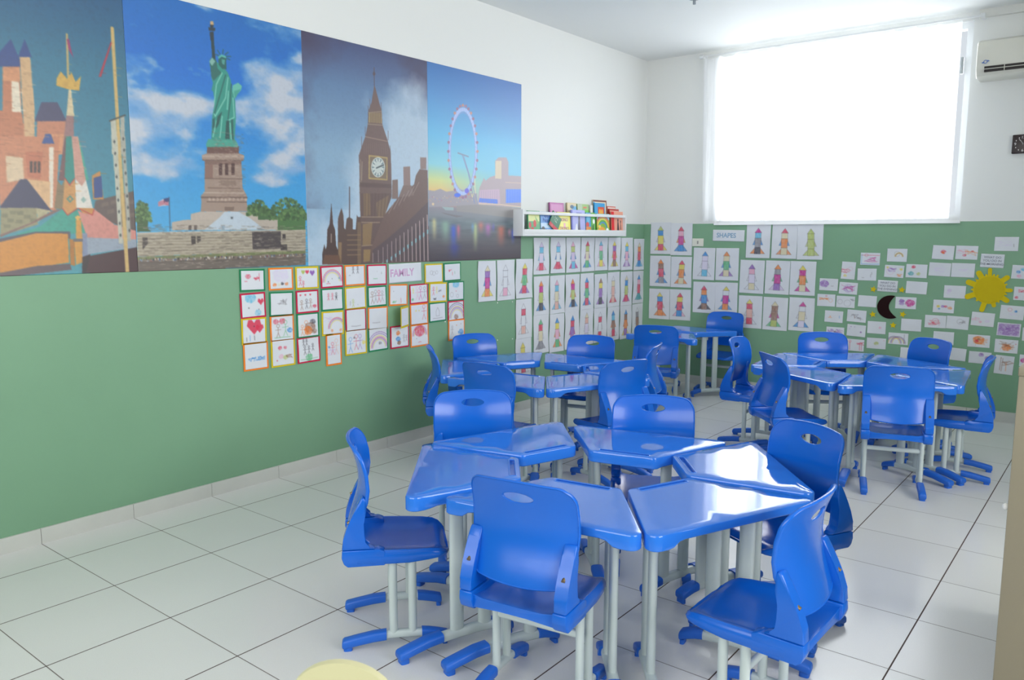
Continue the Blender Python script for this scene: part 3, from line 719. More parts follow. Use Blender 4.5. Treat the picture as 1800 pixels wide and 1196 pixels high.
(1, 'p', '3f3634', 0, [308, 1131, 330, 1131, 328, 1157, 310, 1166]),
(1, 'l', 'c0b4a6', 6, [5, 1118, 306, 1110, 978, 1098]),
(1, 'p', '6f7a4a', 0, [-2, 1230, 516, 1220, 973, 1213, 972, 1228, -2, 1243]),
(1, 'p', '75665c', 0, [-2, 1243, 972, 1228, 972, 1251, -3, 1257]),
(1, 'p', '5d524c', 0, [-3, 1255, 972, 1249, 970, 1295, -6, 1303]),
(1, 'p', '1d1a1e', 0, [203, 1236, 207, 1236, 207, 1245, 203, 1245]),
(1, 'p', '2c2a35', 0, [423, 1234, 427, 1234, 427, 1243, 422, 1243]),
(1, 'p', '2c2a35', 0, [350, 1242, 355, 1242, 354, 1252, 350, 1251]),
(1, 'p', '38598c', 0, [191, 1240, 195, 1240, 194, 1249, 190, 1249]),
(1, 'p', '38598c', 0, [722, 1238, 727, 1238, 727, 1248, 721, 1247]),
(1, 'p', '38598c', 0, [184, 1244, 188, 1244, 188, 1253, 183, 1253]),
(1, 'p', '38598c', 0, [744, 1231, 749, 1231, 749, 1241, 744, 1241]),
(1, 'p', 'd9d4cc', 0, [250, 1243, 254, 1243, 253, 1252, 249, 1252]),
(1, 'p', '1d1a1e', 0, [77, 1242, 81, 1242, 80, 1251, 76, 1251]),
(1, 'p', 'a58f80', 0, [448, 1234, 453, 1234, 452, 1243, 448, 1243]),
(1, 'p', '38598c', 0, [241, 1244, 245, 1244, 245, 1253, 240, 1253]),
(1, 'p', '38598c', 0, [12, 1240, 16, 1240, 16, 1249, 12, 1249]),
(1, 'p', '1d1a1e', 0, [795, 1234, 800, 1234, 800, 1244, 795, 1244]),
(1, 'p', 'a58f80', 0, [371, 1236, 376, 1236, 375, 1245, 370, 1245]),
(1, 'p', '2c2a35', 0, [139, 1239, 143, 1239, 143, 1248, 139, 1247]),
(1, 'p', '38598c', 0, [72, 1241, 76, 1241, 76, 1250, 72, 1250]),
(1, 'p', 'd9d4cc', 0, [460, 1239, 465, 1239, 465, 1248, 460, 1248]),
(1, 'p', '8fa8c0', 0, [125, 1242, 129, 1242, 129, 1251, 125, 1251]),
(1, 'p', 'a58f80', 0, [361, 1235, 366, 1235, 365, 1245, 360, 1244]),
(1, 'p', 'd9d4cc', 0, [238, 1238, 242, 1238, 242, 1247, 238, 1247]),
(1, 'p', 'd9d4cc', 0, [573, 1233, 578, 1233, 578, 1242, 573, 1242]),
(1, 'p', '7a3438', 0, [89, 1237, 93, 1237, 92, 1246, 88, 1246]),
(1, 'p', '7a3438', 0, [239, 1240, 243, 1240, 243, 1249, 238, 1249]),
(1, 'p', '38598c', 0, [106, 1245, 110, 1245, 110, 1254, 105, 1254]),
(1, 'p', '8fa8c0', 0, [404, 1233, 409, 1233, 408, 1243, 403, 1242]),
(1, 'p', 'd9d4cc', 0, [847, 1238, 852, 1238, 852, 1248, 847, 1248]),
(1, 'p', 'c9c0b8', 0, [21, 1240, 25, 1240, 25, 1249, 21, 1248]),
(1, 'p', '8fa8c0', 0, [717, 1234, 723, 1234, 722, 1243, 717, 1243]),
(1, 'p', 'a58f80', 0, [253, 1236, 258, 1237, 257, 1245, 253, 1245]),
(1, 'p', 'c9c0b8', 0, [252, 1237, 256, 1237, 256, 1246, 251, 1246]),
(1, 'p', '2c2a35', 0, [287, 1234, 291, 1234, 291, 1243, 287, 1243]),
(1, 'p', 'd9d4cc', 0, [400, 1237, 404, 1237, 404, 1246, 399, 1246]),
(1, 'p', 'a58f80', 0, [961, 1233, 967, 1233, 966, 1243, 960, 1243]),
(1, 'p', '7a3438', 0, [943, 1231, 949, 1231, 949, 1241, 943, 1241]),
(1, 'p', 'c9c0b8', 0, [99, 1237, 103, 1237, 103, 1246, 99, 1246]),
(1, 'p', '2c2a35', 0, [534, 1241, 539, 1241, 539, 1251, 534, 1250]),
(1, 'p', 'd9d4cc', 0, [487, 1238, 491, 1238, 491, 1247, 486, 1247]),
(1, 'p', '38598c', 0, [962, 1228, 967, 1228, 967, 1238, 961, 1238]),
(1, 'p', '7a3438', 0, [716, 1234, 721, 1234, 721, 1243, 715, 1243]),
(1, 'p', '1d1a1e', 0, [421, 1235, 426, 1235, 426, 1244, 421, 1244]),
(1, 'p', 'a58f80', 0, [435, 1235, 440, 1235, 439, 1244, 434, 1244]),
(1, 'p', '7a3438', 0, [214, 1243, 218, 1244, 217, 1252, 213, 1252]),
(1, 'p', '38598c', 0, [441, 1233, 446, 1233, 445, 1242, 441, 1242]),
(1, 'p', '7a3438', 0, [218, 1240, 222, 1240, 222, 1249, 217, 1249]),
(1, 'p', 'd9d4cc', 0, [365, 1236, 369, 1236, 369, 1245, 364, 1245]),
(1, 'p', '8fa8c0', 0, [48, 1245, 52, 1246, 51, 1254, 47, 1254]),
(1, 'p', '2c2a35', 0, [953, 1231, 959, 1231, 959, 1241, 953, 1241]),
(1, 'p', '7a3438', 0, [437, 1233, 442, 1234, 441, 1243, 437, 1243]),
(1, 'p', 'c9c0b8', 0, [885, 1233, 890, 1234, 890, 1244, 884, 1243]),
(1, 'p', 'd9d4cc', 0, [291, 1240, 296, 1241, 295, 1250, 291, 1249]),
(1, 'p', '38598c', 0, [759, 1234, 765, 1234, 764, 1244, 759, 1244]),
(1, 'p', 'a58f80', 0, [293, 1238, 298, 1238, 297, 1247, 293, 1247]),
(1, 'p', '7a3438', 0, [66, 1246, 70, 1246, 70, 1254, 66, 1254]),
(1, 'p', 'c9c0b8', 0, [42, 1245, 46, 1245, 46, 1254, 42, 1254]),
(1, 'p', '2c2a35', 0, [709, 1232, 714, 1232, 713, 1242, 708, 1242]),
(1, 'p', 'a58f80', 0, [819, 1235, 824, 1235, 824, 1245, 818, 1245]),
(1, 'p', '1d1a1e', 0, [509, 1239, 514, 1239, 513, 1249, 508, 1248]),
(1, 'p', 'c9c0b8', 0, [188, 1235, 192, 1236, 192, 1244, 188, 1244]),
(1, 'p', '8fa8c0', 0, [17, 1245, 21, 1245, 20, 1254, 16, 1254]),
(1, 'p', '1d1a1e', 0, [345, 1241, 350, 1241, 349, 1250, 344, 1250]),
(1, 'p', '7a3438', 0, [827, 1234, 833, 1234, 832, 1244, 827, 1244]),
(1, 'p', 'a58f80', 0, [139, 1242, 144, 1242, 143, 1250, 139, 1250]),
(1, 'p', '8fa8c0', 0, [869, 1232, 874, 1232, 874, 1242, 868, 1242]),
(1, 'p', 'a58f80', 0, [34, 1243, 38, 1243, 37, 1251, 33, 1251]),
(1, 'p', 'c9c0b8', 0, [501, 1234, 506, 1234, 505, 1244, 500, 1244]),
(1, 'p', '2c2a35', 0, [40, 1238, 44, 1238, 44, 1246, 39, 1246]),
(1, 'p', '8fa8c0', 0, [256, 1238, 261, 1238, 260, 1247, 256, 1247]),
(1, 'p', '1d1a1e', 0, [75, 1242, 80, 1242, 79, 1250, 75, 1250]),
(1, 'p', '1d1a1e', 0, [176, 1245, 180, 1245, 180, 1254, 176, 1253]),
(1, 'p', '1d1a1e', 0, [201, 1240, 205, 1240, 205, 1249, 200, 1249]),
(1, 'p', 'd9d4cc', 0, [84, 1238, 88, 1238, 88, 1246, 83, 1246]),
(1, 'p', 'a58f80', 0, [454, 1237, 459, 1237, 459, 1246, 454, 1246]),
(1, 'p', '7a3438', 0, [60, 1245, 64, 1245, 64, 1254, 60, 1253]),
(1, 'p', 'a58f80', 0, [575, 1240, 580, 1240, 580, 1250, 575, 1250]),
(1, 'p', 'c9c0b8', 0, [369, 1241, 374, 1241, 374, 1250, 369, 1250]),
(1, 'p', 'c9c0b8', 0, [323, 1235, 328, 1235, 327, 1245, 323, 1244]),
(1, 'p', '38598c', 0, [282, 1243, 287, 1243, 286, 1252, 282, 1251]),
(1, 'p', 'c9c0b8', 0, [482, 1241, 487, 1241, 487, 1250, 482, 1250]),
(1, 'p', '8fa8c0', 0, [11, 1240, 15, 1240, 14, 1249, 10, 1249]),
(1, 'p', 'a58f80', 0, [429, 1240, 434, 1240, 434, 1249, 429, 1249]),
(1, 'p', '1d1a1e', 0, [467, 1237, 472, 1237, 472, 1247, 467, 1247]),
(1, 'p', 'c9c0b8', 0, [794, 1232, 800, 1232, 799, 1242, 794, 1242]),
(1, 'p', '2c2a35', 0, [948, 1233, 954, 1233, 953, 1244, 947, 1243]),
(1, 'p', 'a58f80', 0, [549, 1234, 553, 1234, 553, 1244, 548, 1244]),
(1, 'p', 'a58f80', 0, [725, 1235, 730, 1235, 730, 1245, 724, 1245]),
(1, 'p', 'c9c0b8', 0, [552, 1236, 557, 1236, 556, 1245, 551, 1245]),
(1, 'p', 'd9d4cc', 0, [216, 1241, 221, 1241, 220, 1250, 216, 1250]),
(1, 'p', 'c9c0b8', 0, [116, 1237, 120, 1237, 119, 1246, 115, 1246]),
(1, 'p', '38598c', 0, [614, 1237, 619, 1237, 619, 1246, 614, 1246]),
(1, 'p', 'd9d4cc', 0, [854, 1232, 859, 1232, 859, 1242, 853, 1242]),
(1, 'p', '8fa8c0', 0, [614, 1239, 619, 1240, 618, 1249, 613, 1249]),
(1, 'p', 'c9c0b8', 0, [351, 1243, 356, 1243, 355, 1252, 351, 1252]),
(1, 'p', 'c9c0b8', 0, [285, 1238, 290, 1238, 289, 1247, 285, 1247]),
(1, 'p', '2c2a35', 0, [260, 1235, 264, 1235, 264, 1244, 259, 1244]),
(1, 'p', '8fa8c0', 0, [465, 1240, 470, 1240, 469, 1249, 465, 1249]),
(1, 'p', '8fa8c0', 0, [745, 1237, 750, 1237, 749, 1247, 744, 1247]),
(1, 'p', 'a58f80', 0, [137, 1241, 141, 1242, 140, 1250, 136, 1250]),
(1, 'p', '8fa8c0', 0, [600, 1241, 605, 1241, 604, 1250, 599, 1250]),
(1, 'p', '8fa8c0', 0, [701, 1239, 707, 1240, 706, 1249, 701, 1249]),
(1, 'p', '7a3438', 0, [148, 1240, 152, 1240, 152, 1249, 148, 1249]),
(1, 'p', '38598c', 0, [557, 1239, 562, 1240, 561, 1249, 556, 1249]),
(1, 'p', '7a3438', 0, [800, 1236, 805, 1236, 805, 1245, 800, 1245]),
(1, 'p', '38598c', 0, [848, 1235, 854, 1235, 853, 1245, 848, 1245]),
(1, 'p', 'a58f80', 0, [319, 1241, 324, 1241, 323, 1250, 319, 1250]),
(1, 'p', '1d1a1e', 0, [851, 1232, 856, 1232, 856, 1242, 850, 1242]),
(1, 'p', 'a58f80', 0, [929, 1230, 935, 1230, 935, 1240, 929, 1240]),
(1, 'p', 'c9c0b8', 0, [360, 1234, 364, 1234, 364, 1243, 359, 1243]),
(1, 'p', 'd9d4cc', 0, [849, 1233, 854, 1233, 854, 1243, 848, 1243]),
(1, 'p', '2c2a35', 0, [353, 1237, 357, 1237, 357, 1246, 352, 1246]),
(1, 'p', 'd9d4cc', 0, [135, 1237, 139, 1237, 138, 1245, 134, 1245]),
(1, 'p', '8fa8c0', 0, [543, 1234, 548, 1235, 547, 1244, 542, 1244]),
(1, 'p', 'a58f80', 0, [697, 1234, 702, 1235, 702, 1244, 696, 1244]),
(1, 'p', 'c9c0b8', 0, [843, 1236, 849, 1236, 848, 1246, 843, 1246]),
(1, 'p', 'c9c0b8', 0, [878, 1228, 884, 1228, 884, 1238, 878, 1238]),
(1, 'p', '38598c', 0, [905, 1229, 911, 1229, 910, 1239, 905, 1239]),
(1, 'p', '8fa8c0', 0, [21, 1240, 25, 1240, 25, 1248, 21, 1248]),
(1, 'p', '8fa8c0', 0, [176, 1244, 181, 1244, 180, 1253, 176, 1253]),
(1, 'p', '38598c', 0, [106, 1237, 110, 1237, 110, 1246, 106, 1246]),
(1, 'p', 'c9c0b8', 0, [549, 1238, 554, 1238, 553, 1247, 548, 1247]),
(1, 'p', 'c9c0b8', 0, [671, 1237, 677, 1237, 676, 1246, 671, 1246]),
(1, 'l', '8d8074', 2, [-4, 1264, 971, 1258]),
(1, 'l', '8d8074', 2, [-4, 1272, 971, 1265]),
(1, 'l', '8d8074', 2, [-4, 1279, 971, 1273]),
(1, 'l', '8d8074', 2, [-5, 1286, 970, 1280]),
(1, 'l', '8d8074', 2, [-5, 1294, 970, 1288]),
(1, 'l', '2f4a63', 4, [173, 943, 169, 1104]),
(1, 'p', 'c5b6c4', 0, [116, 968, 142, 953, 172, 946, 168, 983, 136, 986, 115, 990]),
(1, 'p', '2c3a72', 0, [146, 951, 172, 945, 170, 965, 146, 968]),
(1, 'l', 'a8384e', 3, [118, 971, 145, 962, 168, 970]),
(1, 'l', 'a8384e', 3, [117, 978, 145, 969, 167, 976]),
(1, 'l', 'a8384e', 3, [117, 985, 144, 976, 167, 981]),
(1, 'p', '3f9b8a', 0, [384, 671, 397, 644, 554, 635, 565, 657, 566, 669, 384, 685]),
(1, 'p', '2b8f80', 0, [414, 645, 424, 534, 443, 459, 436, 404, 427, 400, 438, 365, 430, 338, 436, 315, 424, 278, 425, 256, 440, 234, 463, 255, 491, 273, 522, 296, 539, 333, 546, 389, 559, 433, 560, 519, 547, 636]),
(1, 'p', '24655f', 0, [425, 256, 440, 234, 463, 249, 467, 288, 489, 307, 442, 353, 430, 332]),
(1, 'p', '7fb0a4', 0, [422, 262, 440, 239, 456, 256, 437, 281]),
(1, 'p', '1b5c58', 0, [473, 248, 480, 227, 497, 216, 519, 223, 518, 285, 493, 286, 475, 270]),
(1, 'p', '4f9a90', 0, [492, 239, 512, 238, 507, 264, 494, 261]),
(1, 'p', '58b3a4', 0, [472, 231, 494, 215, 519, 220, 517, 230, 493, 226, 475, 241]),
(1, 'p', '1d3a40', 0, [437, 154, 454, 151, 458, 245, 440, 239]),
(1, 'p', '223038', 0, [432, 117, 454, 112, 455, 154, 435, 157]),
(1, 'p', '2a3640', 0, [426, 96, 466, 91, 461, 108, 429, 112]),
(1, 'p', 'c9a678', 0, [438, 65, 455, 60, 458, 78, 437, 83]),
(1, 'p', '24303a', 0, [435, 82, 458, 78, 452, 92, 438, 95]),
(1, 'l', '1b5c58', 5, [484, 215, 472, 198]),
(1, 'l', '1b5c58', 5, [500, 211, 504, 189]),
(1, 'l', '1b5c58', 5, [513, 213, 531, 198]),
(1, 'l', '1b5c58', 5, [519, 221, 545, 216]),
(1, 'l', '1b5c58', 5, [519, 230, 540, 233]),
(1, 'l', '1b5c58', 5, [476, 224, 461, 221]),
(1, 'p', '62b7a5', 0, [548, 360, 582, 341, 604, 355, 597, 376, 555, 425, 546, 389]),
(1, 'p', '3f9b8a', 0, [556, 387, 597, 370, 558, 427]),
(1, 'l', '7cc4b2', 6, [492, 306, 457, 367, 440, 460]),
(1, 'l', '1b5c58', 6, [511, 314, 481, 398, 437, 516]),
(1, 'l', '7cc4b2', 6, [524, 324, 505, 428, 442, 527, 437, 516]),
(1, 'l', '1b5c58', 6, [542, 355, 530, 448, 513, 536]),
(1, 'l', '7cc4b2', 6, [548, 423, 550, 520, 513, 541]),
(1, 'l', '1b5c58', 6, [468, 529, 453, 571, 422, 608]),
(1, 'l', '7cc4b2', 6, [481, 522, 472, 580, 463, 632]),
(1, 'l', '7cc4b2', 6, [448, 549, 424, 630]),
(1, 'l', '7cc4b2', 6, [525, 552, 528, 632]),
(1, 'l', '7cc4b2', 6, [523, 392, 512, 484]),
(1, 'p', '174c4a', 0, [503, 543, 519, 538, 518, 633, 492, 635]),
(1, 'p', '1c5350', 0, [455, 525, 482, 499, 460, 564, 439, 584]),
(1, 'p', '1f5d58', 0, [529, 534, 543, 529, 541, 634, 531, 634]),
(1, 'p', '1b5c58', 0, [424, 546, 439, 533, 437, 578, 423, 597]),
(2, 'p', '4c3733', 0, [98, 1295, 101, 1229, 118, 1177, 125, 1208, 135, 1187, 142, 1093, 160, 1061, 177, 935, 186, 1061, 199, 1092, 204, 1188, 224, 1231, 239, 1298]),
(2, 'p', '5b4640', 0, [212, 1298, 223, 1029, 236, 997, 252, 964, 265, 1007, 267, 1081, 277, 1092, 289, 1027, 308, 1016, 335, 1029, 334, 1089, 357, 1091, 369, 1002, 377, 1015, 406, 1014, 397, 1303]),
(2, 'l', '5a4c50', 8, [317, 840, 311, 1022]),
(2, 'p', '8b6f50', 0, [220, 1167, 247, 1167, 239, 1296, 220, 1263]),
(2, 'l', '9a7f5c', 4, [290, 1124, 396, 1123]),
(2, 'l', '9a7f5c', 4, [289, 1154, 395, 1153]),
(2, 'l', '9a7f5c', 4, [288, 1183, 394, 1183]),
(2, 'l', '9a7f5c', 4, [287, 1213, 393, 1213]),
(2, 'l', '9a7f5c', 4, [286, 1243, 392, 1243]),
(2, 'l', '8f7656', 5, [376, 1048, 369, 1299]),
(2, 'l', '8f7656', 5, [386, 1047, 379, 1299]),
(2, 'l', '8f7656', 5, [396, 1047, 389, 1300]),
(2, 'l', '8f7656', 5, [407, 1047, 399, 1300]),
(2, 'p', '6b4a3a', 0, [117, 1240, 224, 1242, 239, 1298, 100, 1295]),
(2, 'l', '9b8a80', 8, [170, 1119, 168, 1166]),
(2, 'p', '66504c', 0, [394, 820, 396, 993, 397, 1303, 515, 1306, 591, 1011, 656, 885, 656, 818, 635, 791, 412, 803]),
(2, 'p', '7e654c', 0, [425, 862, 476, 854, 479, 1002, 424, 1009]),
(2, 'p', '7b6450', 0, [526, 923, 633, 875, 599, 1005, 531, 1012]),
(2, 'p', '8a6f4e', 0, [413, 1058, 493, 1046, 474, 1185, 408, 1190]),
(2, 'p', '92764e', 0, [415, 1212, 473, 1212, 464, 1285, 412, 1289]),
(2, 'l', '594440', 4, [439, 861, 435, 1014]),
(2, 'l', '594440', 4, [467, 860, 460, 1013]),
(2, 'l', '594440', 4, [495, 859, 485, 1013]),
(2, 'l', '594440', 4, [523, 857, 510, 1012]),
(2, 'l', '594440', 4, [551, 856, 535, 1012]),
(2, 'l', '594440', 4, [580, 855, 561, 1011]),
(2, 'l', '594440', 4, [609, 853, 586, 1011]),
(2, 'l', 'a08a72', 5, [406, 1014, 599, 1011]),
(2, 'l', 'a08a72', 5, [405, 1047, 552, 1045]),
(2, 'l', 'a08a72', 5, [401, 1190, 489, 1185]),
(2, 'l', '8f7a70', 6, [405, 830, 657, 823]),
(2, 'p', '6e5650', 0, [500, 1305, 473, 1212, 591, 1000, 718, 883, 857, 796, 875, 737, 909, 695, 984, 696, 986, 1318]),
(2, 'p', '7f6a64', 0, [659, 896, 666, 778, 713, 772, 714, 894]),
(2, 'p', '8b7470', 0, [763, 812, 764, 690, 823, 683, 824, 809]),
(2, 'p', '8b7470', 0, [917, 694, 917, 619, 973, 615, 972, 691]),
(2, 'p', '7d6862', 0, [718, 883, 760, 807, 832, 803, 856, 866]),
(2, 'p', '5c4c50', 0, [486, 1291, 488, 1218, 595, 1157, 787, 1042, 985, 902, 987, 1294]),
(2, 'l', 'b9a2a0', 4, [491, 1235, 489, 1291]),
(2, 'p', '4a3c42', 0, [496, 1258, 497, 1246, 495, 1286, 495, 1286]),
(2, 'p', '8fb9c0', 0, [478, 1336, 490, 1325, 489, 1347, 479, 1355]),
(2, 'l', 'b9a2a0', 4, [536, 1218, 535, 1291]),
(2, 'p', '4a3c42', 0, [542, 1240, 544, 1229, 542, 1287, 541, 1287]),
(2, 'p', '8fb9c0', 0, [523, 1318, 536, 1308, 535, 1330, 524, 1339]),
(2, 'l', 'b9a2a0', 4, [576, 1200, 575, 1291]),
(2, 'p', '4a3c42', 0, [583, 1223, 585, 1211, 583, 1288, 581, 1288]),
(2, 'p', '8fb9c0', 0, [564, 1300, 576, 1290, 576, 1313, 565, 1321]),
(2, 'l', 'b9a2a0', 4, [614, 1182, 613, 1291]),
(2, 'p', '4a3c42', 0, [621, 1205, 626, 1193, 623, 1289, 619, 1288]),
(2, 'p', '8fb9c0', 0, [602, 1281, 615, 1273, 614, 1296, 603, 1304]),
(2, 'l', 'b9a2a0', 5, [651, 1164, 650, 1291]),
(2, 'p', '4a3c42', 0, [659, 1187, 665, 1175, 662, 1289, 657, 1289]),
(2, 'p', '8fb9c0', 0, [640, 1263, 653, 1255, 652, 1278, 641, 1287]),
(2, 'l', 'b9a2a0', 5, [688, 1145, 687, 1291]),
(2, 'p', '4a3c42', 0, [697, 1168, 704, 1157, 700, 1290, 694, 1290]),
(2, 'p', '8fb9c0', 0, [677, 1244, 690, 1237, 690, 1260, 678, 1269]),
(2, 'l', 'b9a2a0', 5, [724, 1127, 724, 1291]),
(2, 'p', '4a3c42', 0, [734, 1150, 742, 1138, 738, 1291, 730, 1291]),
(2, 'p', '8fb9c0', 0, [714, 1225, 727, 1219, 727, 1242, 715, 1251]),
(2, 'l', 'b9a2a0', 6, [760, 1108, 760, 1291]),
(2, 'p', '4a3c42', 0, [770, 1131, 780, 1119, 776, 1292, 767, 1292]),
(2, 'p', '8fb9c0', 0, [751, 1205, 764, 1201, 763, 1224, 752, 1233]),
(2, 'l', 'b9a2a0', 6, [796, 1089, 797, 1291]),
(2, 'p', '4a3c42', 0, [807, 1112, 818, 1100, 814, 1293, 803, 1293]),
(2, 'p', '8fb9c0', 0, [787, 1186, 801, 1182, 800, 1206, 788, 1214]),
(2, 'l', 'b9a2a0', 6, [832, 1070, 833, 1291]),
(2, 'p', '4a3c42', 0, [844, 1093, 856, 1081, 852, 1294, 839, 1294]),
(2, 'p', '8fb9c0', 0, [824, 1166, 837, 1163, 837, 1187, 825, 1196]),
(2, 'l', 'b9a2a0', 7, [867, 1050, 869, 1291]),
(2, 'p', '4a3c42', 0, [880, 1074, 894, 1062, 890, 1295, 876, 1294]),
(2, 'p', '8fb9c0', 0, [860, 1146, 874, 1145, 873, 1168, 861, 1177]),
(2, 'l', 'b9a2a0', 7, [903, 1031, 905, 1291]),
(2, 'p', '4a3c42', 0, [917, 1054, 932, 1042, 928, 1296, 912, 1295]),
(2, 'p', '8fb9c0', 0, [897, 1126, 910, 1125, 910, 1149, 898, 1158]),
(2, 'l', 'b9a2a0', 7, [939, 1011, 942, 1291]),
(2, 'p', '4a3c42', 0, [953, 1035, 971, 1023, 966, 1297, 948, 1296]),
(2, 'p', '8fb9c0', 0, [933, 1106, 947, 1106, 946, 1130, 934, 1139]),
(2, 'l', 'b9a2a0', 8, [975, 991, 978, 1291]),
(2, 'p', '4a3c42', 0, [990, 1015, 1009, 1003, 1004, 1297, 985, 1297]),
(2, 'p', '8fb9c0', 0, [970, 1086, 983, 1087, 983, 1111, 971, 1120]),
(2, 'l', 'a89894', 3, [630, 987, 678, 918]),
(2, 'l', 'a89894', 3, [673, 961, 722, 891]),
(2, 'l', 'a89894', 3, [717, 934, 766, 864]),
(2, 'l', 'a89894', 3, [761, 907, 811, 836]),
(2, 'l', 'a89894', 3, [806, 879, 857, 808]),
(2, 'l', 'a89894', 3, [852, 851, 903, 779]),
(2, 'p', '6f5955', 0, [415, 603, 452, 525, 472, 455, 476, 381, 505, 323, 532, 212, 568, 315, 587, 367, 591, 449, 629, 529, 657, 610, 659, 861, 394, 873, 399, 638]),
(2, 'p', '9c8862', 0, [483, 387, 585, 375, 587, 439, 478, 445]),
(2, 'l', '6a5148', 5, [498, 386, 496, 447]),
(2, 'l', '6a5148', 5, [510, 385, 509, 446]),
(2, 'l', '6a5148', 5, [523, 383, 522, 445]),
(2, 'l', '6a5148', 5, [536, 382, 535, 443]),
(2, 'l', '6a5148', 5, [549, 380, 548, 442]),
(2, 'l', '6a5148', 5, [563, 379, 561, 440]),
(2, 'l', '6a5148', 5, [576, 377, 574, 439]),
(2, 'l', '5a4a52', 6, [532, 114, 531, 219]),
(2, 'p', '5a4a52', 0, [519, 153, 531, 131, 543, 150, 530, 168]),
(2, 'l', '6a5a60', 4, [420, 535, 418, 602]),
(2, 'l', '6a5a60', 4, [451, 474, 450, 525]),
(2, 'l', '6a5a60', 4, [638, 479, 636, 535]),
(2, 'l', '6a5a60', 4, [477, 347, 479, 380]),
(2, 'l', '6a5a60', 4, [583, 313, 584, 361]),
(2, 'l', '6a5a60', 4, [396, 645, 397, 692]),
(2, 'l', '6a5a60', 4, [651, 568, 655, 624]),
(2, 'l', '6a5a60', 4, [492, 305, 493, 345]),
(2, 'l', 'a59080', 4, [451, 532, 628, 543]),
(2, 'l', 'a09078', 4, [479, 387, 587, 367]),
(2, 'l', 'a39280', 4, [472, 455, 593, 449]),
(2, 'l', '7d6763', 3, [441, 573, 437, 635]),
(2, 'l', '7d6763', 3, [457, 572, 455, 633]),
(2, 'l', '7d6763', 3, [474, 570, 472, 632]),
(2, 'l', '7d6763', 3, [490, 569, 490, 630]),
(2, 'l', '7d6763', 3, [507, 567, 507, 629]),
(2, 'l', '7d6763', 3, [524, 566, 525, 628]),
(2, 'l', '7d6763', 3, [541, 564, 543, 626]),
(2, 'l', '7d6763', 3, [558, 563, 561, 625]),
(2, 'l', '7d6763', 3, [575, 561, 579, 623]),
(2, 'l', '7d6763', 3, [592, 560, 597, 622]),
(2, 'l', '7d6763', 3, [609, 558, 615, 620]),
(2, 'l', '7d6763', 3, [626, 557, 633, 619]),
(2, 'p', 'b29a62', 0, [474, 638, 628, 640, 624, 784, 468, 783]),
(2, 'p', '7b6a58', 0, [483, 646, 620, 648, 617, 776, 477, 774]),
(2, 'p', 'cfd6d2', 0, [605, 703, 603, 717, 599, 731, 591, 743, 582, 753, 571, 761, 559, 766, 546, 768, 534, 768, 522, 764, 512, 757, 503, 748, 497, 737, 493, 724, 492, 711, 494, 698, 498, 684, 505, 672, 514, 662, 525, 654, 537, 649, 550, 646, 562, 647, 574, 650, 585, 657, 593, 666, 600, 677, 604, 690]),
(2, 'p', '3f5a66', 0, [597, 704, 596, 716, 592, 728, 586, 739, 577, 748, 568, 755, 557, 760, 546, 762, 536, 761, 525, 757, 516, 752, 509, 743, 503, 734, 500, 722, 499, 711, 501, 699, 505, 687, 511, 676, 519, 667, 528, 660, 539, 655, 549, 653, 560, 654, 571, 657, 580, 663, 587, 671, 593, 681, 596, 692]),
(2, 'p', 'cdd3cf', 0, [595, 704, 594, 716, 590, 727, 584, 737, 576, 746, 567, 753, 557, 757, 547, 759, 536, 759, 526, 755, 518, 750, 510, 742, 505, 733, 502, 722, 501, 710, 503, 699, 506, 688, 512, 678, 520, 669, 529, 662, 539, 657, 549, 655, 560, 656, 570, 659, 579, 664, 586, 672, 591, 682, 594, 693]),
(2, 'l', '3f5a66', 5, [582, 705, 597, 704]),
(2, 'l', '3f5a66', 5, [577, 724, 590, 732]),
(2, 'l', '3f5a66', 5, [564, 739, 571, 753]),
(2, 'l', '3f5a66', 5, [547, 745, 546, 762]),
(2, 'l', '3f5a66', 5, [530, 741, 522, 756]),
(2, 'l', '3f5a66', 5, [518, 728, 505, 737]),
(2, 'l', '3f5a66', 5, [514, 710, 499, 711]),
(2, 'l', '3f5a66', 5, [519, 691, 507, 683]),
(2, 'l', '3f5a66', 5, [532, 676, 525, 662]),
(2, 'l', '3f5a66', 5, [549, 670, 549, 653]),
(2, 'l', '3f5a66', 5, [566, 674, 574, 659]),
(2, 'l', '3f5a66', 5, [578, 686, 591, 677]),
(2, 'p', 'c3ccc9', 0, [579, 705, 578, 713, 576, 721, 572, 727, 567, 733, 561, 738, 554, 741, 547, 742, 540, 742, 534, 739, 528, 736, 523, 731, 520, 724, 518, 717, 517, 709, 518, 702, 520, 694, 524, 687, 529, 682, 535, 677, 542, 674, 549, 673, 556, 673, 562, 675, 568, 679, 573, 684, 576, 690, 579, 697]),
(2, 'l', '26323a', 7, [534, 713, 594, 690]),
(2, 'l', '26323a', 6, [548, 707, 577, 696]),
(2, 'p', '5f4b48', 0, [398, 807, 658, 804, 658, 829, 402, 834]),
(2, 'l', 'a99a86', 3, [408, 671, 407, 806]),
(2, 'l', 'a99a86', 4, [420, 683, 413, 793]),
(3, 'p', 'a09aa4', 0, [-6, 826, 55, 829, 113, 812, 172, 829, 241, 820, 320, 811, 401, 825, 493, 827, 493, 911, -8, 938]),  # wheel mural buildings lightened: the window's pale veil is put into their colours
(3, 'p', 'b0a0a8', 0, [493, 911, 521, 784, 569, 715, 588, 732, 636, 705, 695, 689, 695, 585, 734, 557, 825, 550, 850, 580, 850, 680, 1012, 676, 1013, 908, 493, 923]),
(3, 'p', 'd8c8ae', 0, [700, 584, 769, 579, 769, 709, 695, 711]),
(3, 'p', 'c4aac0', 0, [521, 802, 744, 785, 754, 891, 511, 896]),
(3, 'p', '3f7ff0', 0, [820, 782, 1013, 773, 1013, 873, 820, 884]),
(3, 'p', '4f7fe6', 0, [521, 859, 724, 861, 724, 892, 511, 887]),
